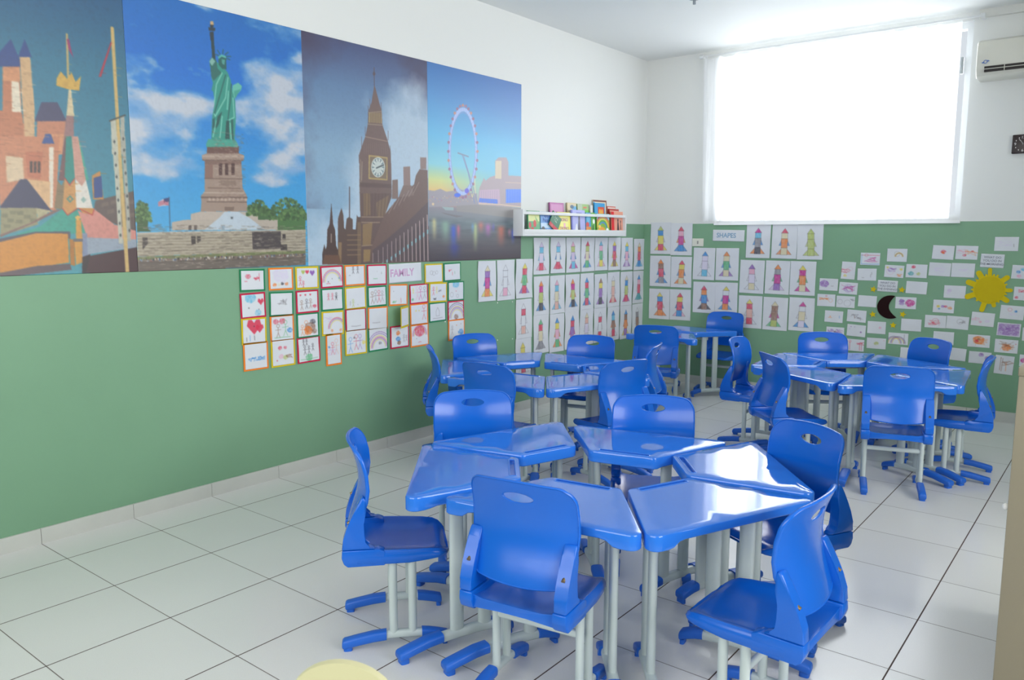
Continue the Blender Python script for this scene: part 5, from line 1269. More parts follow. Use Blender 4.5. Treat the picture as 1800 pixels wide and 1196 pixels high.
RKL = [(3.090,1.038,0.206,0.304,'tvmoby','first beside the mural'),
(3.312,1.037,0.211,0.311,'wwwpww','second beside the mural'),
(3.536,1.039,0.215,0.312,'yrgriv','third beside the mural'),
(3.537,0.725,0.207,0.317,'wrwsww','narrow left column'),
(3.534,0.418,0.208,0.322,'yytrmw','bottom of left column'),
(3.762,1.209,0.208,0.299,'lcdrcp','below bookshelf'),
(3.993,1.211,0.215,0.299,'lcwrbr','below bookshelf'),
(4.220,1.210,0.219,0.301,'pilcbm','below bookshelf'),
(4.439,1.210,0.210,0.301,'ritgvb','below bookshelf'),
(4.658,1.211,0.216,0.299,'cpgywp','below bookshelf'),
(4.884,1.209,0.228,0.303,'yvrnyy','below bookshelf'),
(5.107,1.204,0.218,0.306,'ycplbv','below bookshelf'),
(5.341,1.195,0.230,0.304,'torbwc','below bookshelf'),
(3.767,0.893,0.206,0.320,'omikwb','first, middle row'),
(3.988,0.890,0.210,0.322,'pctswc','middle row'),
(4.212,0.892,0.225,0.318,'omikob','third, middle row'),
(4.437,0.892,0.221,0.322,'brgrbb','left wall middle row'),
(4.658,0.884,0.212,0.309,'nyvkwv','left wall middle row'),
(4.879,0.886,0.224,0.322,'wtsswr','left wall middle row'),
(5.107,0.882,0.228,0.324,'tbirwm','left wall middle row'),
(5.336,0.885,0.228,0.317,'bprewe','left wall middle row'),
(3.766,0.583,0.207,0.323,'grtawa','left wall bottom row'),
(3.985,0.572,0.217,0.326,'bypgoo','left wall bottom row'),
(4.208,0.577,0.219,0.333,'brvimy','left wall bottom row'),
(4.434,0.582,0.219,0.324,'tsdwww','left wall bottom row'),
(4.659,0.579,0.214,0.316,'wrwrww','left wall bottom row'),
(4.882,0.573,0.225,0.317,'bcnrow','left wall bottom row'),
(5.108,0.567,0.223,0.321,'bnovoy','left wall bottom row'),
(5.335,0.572,0.229,0.316,'wansww','left wall bottom row')]
for k, (a, z, w, h, sp, pl) in enumerate(RKL):
    w_ = min(w-.004, .213); cv = paper_cv(w_, h-.008, 300, k); rocket(cv, sp, k)
    o = link('rocket_drawing', cv.mesh('rocket_drawing', curl(k, .007)), PAP, None, True); put_wall(o, 'L', a, z, .003+.0002*(k % 3), random.Random(k).uniform(-.01, .01))
    tag(o, 'rocket drawing, %s nose, %s square, %s body, %s base, %s' % (PN[sp[0]], PN[sp[1]], PN[sp[2]], PN[sp[3]], pl), 'drawing', 'rocket drawings on the walls')
RKB = [(0.182,1.349,0.218,0.300,'ibyrly','top left by corner'),
(0.396,1.341,0.223,0.302,'rpmbob','top, second from corner'),
(0.186,1.040,0.224,0.294,'onrabb','middle left by corner'),
(0.403,1.036,0.217,0.290,'ryotbo','middle, second from corner'),
(0.185,0.727,0.223,0.292,'ybroso','bottom left by corner'),
(0.403,0.730,0.219,0.292,'ryrbbp','bottom, second from corner'),
(0.628,1.118,0.217,0.296,'bddcww','under SHAPES'),
(0.850,1.119,0.222,0.292,'otgtbv','under SHAPES card'),
(0.638,0.811,0.221,0.288,'robnvk','behind corner desks'),
(0.852,0.818,0.219,0.279,'ywmobb','above far chair'),
(1.127,1.326,0.220,0.296,'mcakbo','right of SHAPES card'),
(1.356,1.325,0.223,0.296,'rtotbo','tilted, top middle'),
(1.571,1.321,0.219,0.296,'iiiiii','top right sheet'),
(1.083,1.015,0.226,0.295,'vpdtww','middle row left'),
(1.309,1.016,0.217,0.292,'oamvgl','middle row centre'),
(1.525,1.016,0.220,0.291,'ymotgm','middle row right'),
(1.080,0.704,0.221,0.291,'yrsrww','bottom row left'),
(1.304,0.701,0.222,0.290,'tnnimg','bottom row middle'),
(1.529,0.710,0.219,0.288,'mwtdwb','bottom row right')]
for k, (a, z, w, h, sp, pl) in enumerate(RKB):
    cv = paper_cv(w-.006, h-.004, 300, k+50); rocket(cv, sp, k+50)
    o = link('rocket_drawing', cv.mesh('rocket_drawing', curl(k+50, .003)), PAP, None, True); put_wall(o, 'B', a, z, .003+.0004*(k % 3), random.Random(k+9).uniform(-.015, .015))
    tag(o, 'rocket drawing, %s nose, %s square, %s body, %s base, %s' % (PN[sp[0]], PN[sp[1]], PN[sp[2]], PN[sp[3]], pl), 'drawing', 'rocket drawings on the walls')
# little scribble language: kind, colour, x, y, size (fractions of the sheet)
def doodle(cv, spec, seed):
    R = random.Random(seed); w, h = cv.w, cv.h; tex = np.clip(.1+1.1*cv.noise(120, seed, 3), 0, 1); F = min(w, h)
    for it in spec.split():
        k, c = it[0], hx(PC[it[1]]); x, y, s = [float(q) for q in it[2:].split(',')]; X, Y, Z = x*w, y*h, s*F
        if k == 'B':      # shaded blob
            cv.poly([(X+Z*(1+.15*R.uniform(-1, 1))*math.cos(2*PI*i/16), Y+Z*.8*(1+.15*R.uniform(-1, 1))*math.sin(2*PI*i/16)) for i in range(16)], c, .85, tex)
        elif k == 'F':    # whole sheet shaded
            cv.poly([(w*.06, h*.08), (w*.94, h*.05), (w*.95, h*.92), (w*.05, h*.95)], c, .8*s, tex)
        elif k == 'S':    # loose scribble
            P = [(X+Z*R.uniform(-1, 1)*1.5, Y+Z*R.uniform(-1, 1)*.7) for _ in range(14)]; cv.line(P, c, .0022, .6)
        elif k == 'O': cv.line([(X+Z*math.cos(2*PI*i/14), Y+Z*math.sin(2*PI*i/14)) for i in range(15)], c, .0018, .6)
        elif k == 'H':    # heart
            cv.poly([(X, Y+Z), (X-Z, Y-.1*Z), (X-.8*Z, Y-.8*Z), (X-.3*Z, Y-.8*Z), (X, Y-.4*Z), (X+.3*Z, Y-.8*Z), (X+.8*Z, Y-.8*Z), (X+Z, Y-.1*Z)], c, .85)
        elif k == 'P':    # stick person
            cv.line([(X+.25*Z*math.cos(2*PI*i/10), Y-.7*Z+.25*Z*math.sin(2*PI*i/10)) for i in range(11)], c, .002, .8)
            cv.line([(X, Y-.45*Z), (X, Y+.3*Z), (X-.3*Z, Y+Z)], c, .0025, .8); cv.line([(X, Y+.3*Z), (X+.3*Z, Y+Z)], c, .0025, .8); cv.line([(X-.45*Z, Y-.1*Z), (X+.45*Z, Y-.15*Z)], c, .002, .8)
        elif k == 'R':    # arch
            for r in range(3): cv.line([(X+Z*(1-.12*r)*math.cos(PI*i/14), Y-Z*(1-.12*r)*math.sin(PI*i/14)) for i in range(15)], hx(PC[it[1]]) if r == 0 else hx(PC['v' if r == 1 else 'y']), .004, .7)
        elif k == 'L': cv.line([(X-Z, Y), (X, Y+R.uniform(-.03, .03)*h), (X+Z, Y)], c, .003, .7)
        elif k == 'V': cv.line([(X, Y-Z), (X+R.uniform(-.02, .02)*w, Y+Z)], c, .003, .75)
        elif k == 'D': cv.poly([(X+Z*.3*math.cos(2*PI*i/8), Y+Z*.3*math.sin(2*PI*i/8)) for i in range(8)], c, .9)
        elif k == 'U':    # house
            cv.line([(X-Z*.5, Y+Z), (X-Z*.5, Y), (X, Y-Z*.8), (X+Z*.5, Y), (X+Z*.5, Y+Z), (X-Z*.5, Y+Z)], c, .0022, .8)
FC = dict(G='1f8456', O='f08a35', Y='dcc12c', R='c8284c', P='f08a35', F='dcc12c')
FAM = [('G',1.130,1.128,0.161,0.126,'Br.3,.3,.16 Sr.7,.4,.14 Vr.8,.35,.2 Lr.2,.55,.08','green-framed family drawing, red scribbles at both sides, top row'),
('O',1.311,1.128,0.165,0.130,'Bd.5,.3,.5 Bo.2,.8,.12 Bt.4,.8,.1 Bk.55,.75,.1 Bo.75,.78,.12','orange-framed family drawing, lilac sky over small orange figures, top row'),
('Y',1.489,1.127,0.165,0.134,'Hi.3,.2,.12 Hr.5,.2,.12 Hv.75,.25,.16 Pr.15,.65,.25 Pr.3,.85,.2','yellow-framed family drawing, coloured hearts over a stick figure, top row'),
('R',1.667,1.126,0.171,0.136,'Rr.5,.75,.62 Dk.3,.75,.1 Da.5,.6,.1 Lr.3,.85,.12 Bb.85,.6,.06','red-framed family drawing, red rainbow arch, top row'),
('O',1.844,1.128,0.166,0.132,'Pk.4,.2,.2 Pk.65,.2,.2 La.2,.5,.05','orange-framed family drawing, two dark stick figures near the top, top row'),
('R',2.021,1.124,0.167,0.136,'Lg.4,.7,.15 Da.5,.3,.06 Va.75,.4,.05','red-framed family drawing, faint grey and green marks, top row'),
('T',2.269,1.129,0.294,0.121,'','-framed family drawing, , top row'),
('Y',2.532,1.115,0.178,0.137,'Oa.35,.45,.12 Oa.5,.5,.12 Oa.68,.45,.1','yellow-framed family drawing, three small grey rings, top row'),
('G',2.718,1.119,0.179,0.134,'Sr.35,.4,.1 Vr.5,.6,.1 Vg.65,.55,.08','green-framed family drawing, small red and green strokes, top row'),
('R',1.127,0.992,0.161,0.143,'Bc.4,.15,.3 Bc.7,.85,.18 Hr.85,.35,.16 Dk.3,.6,.1 Dk.75,.7,.08','red-framed family drawing, blue clouds and a red heart, second row'),
('G',1.309,0.988,0.163,0.143,'Sa.5,.4,.2 Va.6,.4,.1 Va.7,.45,.1','green-framed family drawing, faint grey strokes on green card, second row'),
('R',1.485,0.990,0.162,0.137,'Hr.15,.15,.06 Hr.4,.15,.06 Hr.65,.15,.06 Pn.2,.65,.25 Pk.45,.6,.25 Pn.65,.6,.25 Br.85,.75,.12','red-framed family drawing, row of hearts above four figures, second row'),
('G',1.666,0.992,0.169,0.139,'Pr.3,.35,.18 Pr.5,.35,.18 Pk.7,.35,.2 Bk.7,.4,.07','green-framed family drawing, three small figures, one dark, second row'),
('Y',1.844,0.990,0.169,0.144,'Pi.35,.75,.2 Da.6,.85,.06 Va.2,.75,.1','yellow-framed family drawing, tiny green figures near its lower edge, second row'),
('G',2.020,0.990,0.163,0.135,'Pn.2,.55,.35 Pa.4,.5,.38 Pr.6,.5,.35 Pa.8,.5,.3','green-framed family drawing, four tall standing figures, second row'),
('O',2.201,0.988,0.167,0.144,'Da.2,.3,.08 Vr.65,.8,.12 Sg.25,.85,.1','orange-framed family drawing, small green and red strokes low down, second row'),
('R',2.388,0.985,0.174,0.137,'Py.15,.3,.15 Pp.4,.45,.4 Pm.6,.45,.4 Pa.85,.45,.35 Bg.1,.8,.1','red-framed family drawing, pink and purple figures, tilted card, second row'),
('Y',2.572,0.984,0.178,0.139,'Pr.2,.4,.25 Py.4,.35,.2 Bo.85,.75,.1 Sk.3,.85,.1 Sa.6,.4,.1','yellow-framed family drawing, scattered dots and figures, second row'),
('G',2.754,0.984,0.172,0.142,'Bc.5,.08,.3 Oa.2,.7,.14 Dr.5,.5,.08 Oa.6,.8,.1','green-framed family drawing, blue sky streak and rings, second row'),
('Y',1.127,0.853,0.160,0.149,'Hr.5,.3,.36 Hr.75,.4,.2 Dk.5,.3,.1 Vb.3,.8,.12 Vk.5,.8,.1 Vk.15,.85,.08','yellow-framed family drawing, large red heart, third row'),
('O',1.308,0.852,0.163,0.154,'Br.2,.2,.14 Br.5,.2,.16 Pg.65,.5,.35 Pn.3,.6,.3 Bb.85,.6,.14 Lg.5,.9,.4','orange-framed family drawing, red balloons and a green figure, third row'),
('G',1.484,0.853,0.161,0.149,'Po.2,.7,.25 Po.4,.6,.35 Bk.75,.35,.16 Bn.6,.6,.3 Bo.5,.75,.25 Bn.8,.8,.15','green-framed family drawing, dense brown and black group of figures, third row'),
('Y',1.665,0.850,0.168,0.150,'Rr.7,.75,.5 Sl.2,.3,.2 Bo.45,.85,.08 Bo.9,.85,.08','yellow-framed family drawing, thin rainbow arch and lilac scribble, third row'),
('R',1.842,0.856,0.168,0.148,'La.5,.8,.3','red-framed family drawing, nearly blank, third row'),
('O',2.023,0.850,0.170,0.151,'La.4,.7,.25','orange-framed family drawing, nearly blank, third row'),
('F',2.249,0.846,0.082,0.137,'Dg.5,.7,.05','yellow-framed family drawing, folded away from wall, third row'),
('O',2.388,0.848,0.172,0.150,'Pr.8,.4,.4 By.3,.3,.06 By.5,.3,.06','orange-framed family drawing, one red figure at right side, third row'),
('G',2.565,0.850,0.169,0.140,'Ua.5,.45,.28 La.5,.85,.4','green-framed family drawing, small grey house, third row'),
('R',2.752,0.846,0.172,0.146,'Rk.55,.9,.85 Rv.55,.9,.6 Bn.5,.85,.2','red-framed family drawing, dark rainbow arch, third row'),
('O',1.132,0.714,0.160,0.159,'Sb.3,.6,.14 Sb.55,.6,.14 Sb.75,.6,.12','orange-framed family drawing, blue strokes, sheet curling at top left, bottom row'),
('Y',1.309,0.713,0.164,0.162,'Br.35,.3,.1 Br.6,.3,.08 Bp.4,.65,.12 Bi.6,.7,.12 Sn.8,.7,.16 Dr.2,.8,.1','yellow-framed family drawing, pink and green blobs, bottom row'),
('R',1.484,0.711,0.165,0.156,'Pk.25,.15,.14 Pk.4,.15,.14 Pk.3,.5,.2 Pk.5,.5,.18 Pk.7,.4,.16 Bg.5,.85,.2 Lg.5,.9,.45','red-framed family drawing, black strokes over green grass, bottom row'),
('P',1.667,0.691,0.122,0.197,'Pr.4,.45,.4 Ps.7,.4,.5 Sl.3,.6,.3 Sb.15,.4,.08','orange-framed family drawing, tall upright sheet, pink figures, bottom row'),
('Y',1.839,0.719,0.175,0.163,'Pb.2,.6,.35 Pr.5,.5,.35 Pv.7,.5,.35 By.9,.55,.1 Bk.4,.3,.06','yellow-framed family drawing, three figures holding hands, bottom row'),
('G',2.021,0.718,0.170,0.156,'Rv.55,.9,.75 Rm.55,.9,.5 Ba.6,.7,.1','green-framed family drawing, purple rainbow arch, bottom row'),
('R',2.207,0.715,0.170,0.153,'Bb.4,.6,.16 Bo.4,.3,.14 Bn.45,.8,.14 Pa.75,.6,.2 Pa.9,.6,.15','red-framed family drawing, blue rocket with orange tip, bottom row'),
('O',2.390,0.707,0.175,0.157,'Rr.5,.5,.5 Br.5,.28,.35 Dk.3,.65,.06 Lr.5,.85,.1','orange-framed family drawing, red umbrella shape, bottom row'),
('O',2.755,0.711,0.175,0.152,'Bb.8,.65,.22 Pa.2,.5,.25 Do.5,.25,.1 Dn.8,.2,.08','orange-framed family drawing, dark blue block at right, bottom row')]
CARD = {k: mat('card_'+k, v, .6, .3, var=.05) for k, v in dict(G='1f8456', O='f2862e', Y='d8c020', R='c61f48').items()}
CARD['P'] = CARD['O']; CARD['F'] = CARD['Y']
for k, (f, a, z, w, h, spec, lab) in enumerate(FAM):
    tl = random.Random(k+5).uniform(-.02, .02)
    if f == 'T': continue
    bm = bmesh.new()
    if f == 'F':     # card folding away from the wall on its left edge
        box(bm, (-.158, -.001, -h/2), (.002, .0, h/2))
        o = bm_obj('framed_drawing', bm, CARD[f]); o.location = (.003, a+w/2-.0, z); o.rotation_euler = (0, 0, PI/2+.48)
        cv = paper_cv(.134, h-.026, 300, k); doodle(cv, spec, k); p = link('paper', cv.mesh('paper', None), PAP, o); p.location = (-.078, -.0022, 0)
    else:
        box(bm, (-w/2+.002, -.0008, -h/2+.003), (w/2-.002, 0, h/2-.003))
        o = bm_obj('framed_drawing', bm, CARD[f]); put_wall(o, 'L', a, z, .0035+.001*(k % 2), tl)
        mg = .024 if f != 'P' else .026; cv = paper_cv(w-mg, h-mg, 330, k); doodle(cv, spec, k)
        p = link('paper', cv.mesh('paper', curl(k+200, .0015)), PAP, o, True); p.location = (0, -.0014, 0); p.rotation_euler = (0, random.Random(k).uniform(-.02, .02), 0)
    tag(o, lab, 'drawing', 'framed family drawings on the left wall')
SMALL = [(1.890,1.092,0.112,0.143,'Sr.35,.5,.3 Op.65,.4,.15 By.3,.8,.12','upright sheet with pink scribble and yellow spot, left of moon'),
(2.052,1.189,0.151,0.100,'Lr.5,.2,.7 Lb.5,.9,.7 Vc.06,.5,.4 Sm.5,.5,.3 Or.3,.2,.12 Lm.6,.7,.4','sheet bordered in red and blue scribble, upper left of moon'),
(2.034,1.064,0.148,0.098,'La.3,.75,.08 Va.75,.4,.1 Va.7,.6,.12','pale sheet with faint blue strokes under red-bordered sheet'),
(2.249,1.222,0.149,0.104,'Oa.5,.4,.2 Ry.6,.6,.3 Da.5,.35,.06','sheet with grey ring and yellow arc, highest above the moon'),
(2.235,1.095,0.145,0.098,'Op.3,.5,.28 By.85,.3,.12 Sv.4,.4,.25 So.8,.8,.15 By.15,.2,.1','busy yellow, pink and purple sheet above evening question card'),
(2.395,1.102,0.154,0.106,'Br.35,.2,.14 Be.25,.7,.2 Bi.6,.7,.14','sheet with red patch over teal patch, upper right of moon'),
(1.740,0.972,0.152,0.101,'Bv.27,.45,.38 La.7,.6,.1','sheet with a dense purple ball at its left half'),
(1.897,0.947,0.147,0.098,'Sv.5,.55,.4 Ov.5,.5,.35 Sm.5,.5,.4 Ov.5,.5,.28','sheet covered by a purple scribbled oval'),
(2.403,0.973,0.153,0.097,'','blank sheet right of evening question card'),
(1.727,0.841,0.149,0.103,'So.25,.4,.15 So.5,.4,.15 Oo.75,.5,.15 Or.5,.15,.06','sheet with a row of small orange marks, far left of small sheets'),
(1.882,0.835,0.149,0.097,'Oa.2,.5,.2 Oa.6,.6,.28 Sa.85,.3,.15','sheet with two grey circles'),
(2.050,0.849,0.144,0.093,'','blank sheet touching left side of the moon'),
(2.334,0.850,0.154,0.094,'Bv.3,.35,.22 Bm.7,.5,.38 Sv.3,.6,.15','sheet with purple and magenta blobs right of moon'),
(1.795,0.708,0.150,0.098,'Lo.3,.6,.15 Bo.3,.5,.06 Vb.8,.5,.1','sheet with short orange dash and blue tick'),
(1.974,0.724,0.152,0.100,'Sa.5,.5,.3 Vn.4,.6,.1 Sa.7,.7,.2','sheet with tangled grey lines left of the moon base'),
(1.813,0.583,0.147,0.079,'Sv.3,.5,.3 Bk.5,.5,.14 Sv.7,.4,.3 Bv.6,.6,.16 Bv.3,.3,.14','sheet with black and purple blotches above chair back'),
(1.978,0.605,0.149,0.098,'Dv.2,.2,.12 Dv.15,.4,.08 Bv.75,.6,.08 Dv.4,.2,.08','sheet with a few purple dots'),
(2.131,0.641,0.142,0.101,'Bp.7,.5,.12','sheet with faint pink smudge below moon'),
(1.975,0.485,0.143,0.099,'Vr.2,.55,.35 Or.2,.2,.1 Sr.8,.35,.22 Vr.75,.6,.3 Vr.85,.6,.3','sheet with red flower-like stems'),
(2.136,0.513,0.148,0.089,'Bi.5,.5,.2 Dr.9,.2,.08','torn-cornered sheet with yellow-green smudge'),
(2.296,0.564,0.149,0.093,'Ra.3,.9,.6 Ra.5,.9,.6 Va.8,.5,.4','sheet with grey vertical arcs behind right ring'),
(2.383,0.679,0.148,0.097,'','blank sheet lower right of the moon'),
(2.390,0.452,0.148,0.096,'Bt.5,.4,.1','pale sheet half hidden left of the chair under the sun'),
(2.571,1.248,0.151,0.107,'Br.5,.45,.18 Bo.5,.5,.1','sheet with single red spot'),
(2.728,1.249,0.150,0.104,'Br.4,.7,.12 So.7,.5,.3 Sp.3,.4,.25 Br.75,.4,.08','sheet with red and orange figures left of morning card'),
(2.556,1.119,0.153,0.103,'Od.5,.5,.3 Sd.5,.5,.3','sheet with pale lilac rings under red spot sheet'),
(2.712,1.117,0.159,0.107,'Sd.5,.5,.2','sheet with very faint blue strokes left of the sun'),
(2.978,1.315,0.154,0.104,'Sd.5,.5,.35 Va.8,.6,.1','faint grey drawing at the highest place, upper right'),
(2.668,0.952,0.150,0.098,'Bl.25,.4,.16 Bd.2,.6,.14','sheet with lilac smudge left of the sun'),
(2.600,0.838,0.149,0.100,'By.25,.5,.14 Bv.45,.5,.12 Br.6,.5,.12 Bo.8,.6,.16 Bb.3,.7,.08','sheet with small multicoloured figures left below sun'),
(2.551,0.718,0.151,0.099,'Sr.45,.6,.3 Or.5,.5,.25 Br.4,.6,.1','sheet with crimson scribble below multicoloured figures'),
(2.702,0.719,0.154,0.100,'Oa.6,.4,.2 Sa.7,.4,.2','sheet with faint grey ring right of crimson scribble'),
(2.615,0.595,0.145,0.100,'','blank sheet directly above a chair back under sun'),
(2.704,0.479,0.145,0.096,'','blank sheet just right of the chair back under the sun'),
(2.866,0.756,0.154,0.104,'Sp.2,.5,.2 Bp.4,.7,.1 Bd.7,.6,.16','sheet with pale red and blue strokes below the sun'),
(3.048,0.818,0.153,0.103,'Or.4,.3,.12 Bb.65,.4,.1 Sd.5,.6,.2','sheet with faint red and blue circles, right below sun'),
(3.036,0.691,0.152,0.099,'Fv.5,.5,.95 Sv.5,.5,.5','sheet filled solid purple'),
(3.029,0.568,0.151,0.101,'So.5,.6,.4 Bo.5,.6,.3 Dr.9,.3,.1 Sn.5,.4,.4','sheet with soft orange shading under the purple sheet'),
(2.851,0.591,0.149,0.095,'Bo.5,.4,.42 So.5,.6,.45 Br.4,.5,.15 Bn.5,.35,.1','sheet with strong orange and red scribble'),
(2.867,0.467,0.150,0.091,'Bv.55,.25,.2 Bv.85,.5,.22 Sv.85,.6,.14','sheet with two dark purple patches'),
(3.025,0.428,0.124,0.141,'Vn.3,.45,.4 Vn.4,.5,.4 Sn.7,.4,.25 Vo.6,.6,.25 Dn.3,.15,.08','upright sheet with brown sticks at the lower right'),
(3.094,1.113,0.142,0.101,'Bb.3,.5,.14 Bc.5,.3,.14 Bp.35,.8,.14 By.75,.5,.14','colourful spotted sheet cut by right edge beside the sun'),
(3.115,0.958,0.138,0.099,'Br.15,.8,.12 Sr.4,.3,.2','sheet with red spots cut by right edge'),
(3.181,0.473,0.130,0.088,'Bm.3,.5,.35 Br.6,.4,.2','bright magenta sheet just above the beige cabinet'),
(3.186,0.666,0.132,0.098,'Sc.3,.5,.2','pale sheet with blue strokes cut by the right edge')]
for k, (a, z, w, h, spec, lab) in enumerate(SMALL):
    R = random.Random(k+70); cv = paper_cv(w-.004, h-.002, 330, k+300)
    if spec: doodle(cv, spec, k+300)
    o = link('small_drawing', cv.mesh('small_drawing', curl(k+300, .0015)), PAP, None, True); put_wall(o, 'B', a, z, .003, R.uniform(-.03, .03)+.02)
    tag(o, lab, 'drawing', 'small drawings around the moon and sun')
# lettered cards
def sign(name, wall, a, z, w, h, rows, size, col, lab, tilt=0, outline=False):
    cv = paper_cv(w, h, 120, 5); o = link(name, cv.mesh(name, None), PAP); put_wall(o, wall, a, z, .0035, tilt)
    me = text_mesh(rows, size, .0003, size*.018); p = link('lettering', me, mat('ink_'+col, col, .6), o); p.location = (0, -.0006, 0)
    tag(o, lab, 'sign'); return o, p
o, p = sign('title_card', 'L', 2.269, 1.129, .29, .121, 'FAMILY', .062, 'cfa6cc', 'white title card reading FAMILY in pale pink capitals', -.02); p.scale = (1.05, 1, 1.1); p.location = (-.03, -.0006, 0)
o, p = sign('title_card', 'B', .852, 1.374, .296, .1, 'SHAPES', .050, '7fa6c4', 'white title card reading SHAPES in pale blue capitals on back wall', .02); p.scale = (1.1, 1, 1.15); p.location = (-.02, -.0006, 0)
sign('question_card', 'B', 2.193, .977, .148, .09, 'WHAT DO\nYOU DO IN\nTHE EVENING?', .0225, '8b8f9c', 'white card asking WHAT DO YOU DO IN THE EVENING above the moon', .03)
sign('question_card', 'B', 2.897, 1.191, .150, .1, 'WHAT DO\nYOU DO IN\nTHE MORNING?', .0225, '8b8f9c', 'white card asking WHAT DO YOU DO IN THE MORNING above the sun', .03)
# sun, moon, stars
def flat(name, pts, m, loc, th, parent=None, bev=.002):
    bm = bmesh.new(); f = bm.faces.new([bm.verts.new((x, 0, z)) for x, z in pts]); r = bmesh.ops.extrude_face_region(bm, geom=[f]); bmesh.ops.translate(bm, vec=(0, -th, 0), verts=[v for v in r['geom'] if isinstance(v, bmesh.types.BMVert)])
    o = bm_obj(name, bm, m, parent); o.location = loc; return o
FY = mat('yellow_foam', 'd9c21c', .8, .2, bump=.3, bscale=300, var=.05); FK = mat('dark_foam', '22090c', .8, .2, bump=.2, bscale=300)
pts = []; rays = [(95, .150), (143, .155), (180-22, .165), (213, .16), (258, .170), (300, .13), (325, .145), (0, .14), (45, .15), (120, .115)]
NP = 240
ra = [(92, .160, .013), (122, .160, .019), (160, .165, .02), (203, .168, .02), (256, .172, .017), (288, .135, .014), (327, .155, .018), (0, .148, .014), (41, .158, .018), (182, .118, .007), (228, .118, .008), (66, .122, .007), (104, .118, .006), (22, .120, .006), (307, .116, .006), (345, .118, .006), (78, .118, .006), (142, .118, .006)]
for i in range(NP*2):
    t = 2*PI*i/(NP*2); r = .105
    for a, L_, hw in ra:
        a = math.radians(a); dl = (t-a+PI) % (2*PI)-PI
        if abs(dl) < PI/2:
            s_ = math.sin(abs(dl))
            if s_ < 1e-6: rr = L_
            else:
                rs_ = hw/s_                      # side of the ray
                cc = L_-hw; disc = hw*hw-(cc*s_)**2
                rr = min(rs_, cc*math.cos(dl)+math.sqrt(disc)) if disc > 0 else min(rs_, cc*math.cos(dl)+hw*.2)
                if rs_ < r: rr = 0
            r = max(r, rr)
    pts.append((r*math.cos(t), r*math.sin(t)))
sun = flat('paper_sun', pts, FY, (2.893, YB-.002, .979), .006); tag(sun, 'big yellow foam sun with blunt rays on back wall', 'decoration')
flat('sun_face', [(.097*math.cos(2*PI*i/60), .097*math.sin(2*PI*i/60)) for i in range(60)], mat('yellow_foam_disc', 'cdb71c', .8, .2, bump=.3, bscale=300), (0, -.006, 0), .003, sun)
mp = [(.0, 0)]; mp = []
for i in range(31):
    a = math.radians(72+i*(300-72)/30); mp.append((2.225+.098*math.cos(a)-2.19, .812+.093*math.sin(a)-.81))
q0, q1 = Vector(mp[-1]), Vector(mp[0])
for i in range(1, 24):
    t = i/24; m_ = q0.lerp(q1, t); d = (q1-q0); nn = Vector((-d.y, d.x)).normalized(); mp.append(tuple(m_+nn*(.052*math.sin(PI*t)**.9)))
moon = flat('paper_moon', mp, FK, (2.19, YB-.002, .81), .006); tag(moon, 'dark crescent moon cut-out with four yellow stars around it', 'decoration')
def star(R_=.026): return [((R_ if i % 2 == 0 else R_*.48)*math.sin(PI*i/5), (R_ if i % 2 == 0 else R_*.48)*math.cos(PI*i/5)) for i in range(10)]
for (sx_, sz_, tl, lab) in ((2.09, .948, .2, 'yellow foam star left of the evening question card'), (2.30, .952, .1, 'yellow foam star right of the evening question card'), (2.097, .746, -.2, 'yellow foam star at the lower left of the moon'), (2.318, .760, .3, 'yellow foam star right of the moon tip'), (2.253, .669, 0, 'yellow foam star below the moon, lowest of the five')):
    o = flat('paper_star', star(), FY, (sx_, YB-.002, sz_), .005); o.rotation_euler = (0, tl, 0); tag(o, lab, 'decoration', 'foam stars around the moon')
# bits of putty left on the green paint
for (py, pz, lab) in ((3.215, .871, 'left dot of upper pair'), (3.395, .867, 'right dot of upper pair'), (3.215, .589, 'left dot of lower pair'), (3.396, .580, 'right dot of lower pair'), (2.642, .777, 'lone dot below the framed drawings')):
    bm = bmesh.new(); bmesh.ops.create_uvsphere(bm, u_segments=12, v_segments=8, radius=.006); bmesh.ops.scale(bm, vec=(.4, 1, .9), verts=bm.verts)
    o = bm_obj('putty_dot', bm, mat('putty', 'e8ece6', .7), None, True); o.location = (.002, py, pz); tag(o, 'white putty on left wall green paint, '+lab, 'putty', 'putty dots left on the wall')
o = boxo('wall_plate', (-.055, -.008, -.036), (.055, 0, .036), mat('cream_plastic', 'e2e2d6', .4), None, .003); o.location = (.562, YB, 1.312)
boxo('socket', (-.007, -.0095, -.014), (.007, -.0078, .014), mat('socket_grey', '9a9a94', .5), o); tag(o, 'cream blank wall plate between rocket drawings and SHAPES card', 'wall plate')
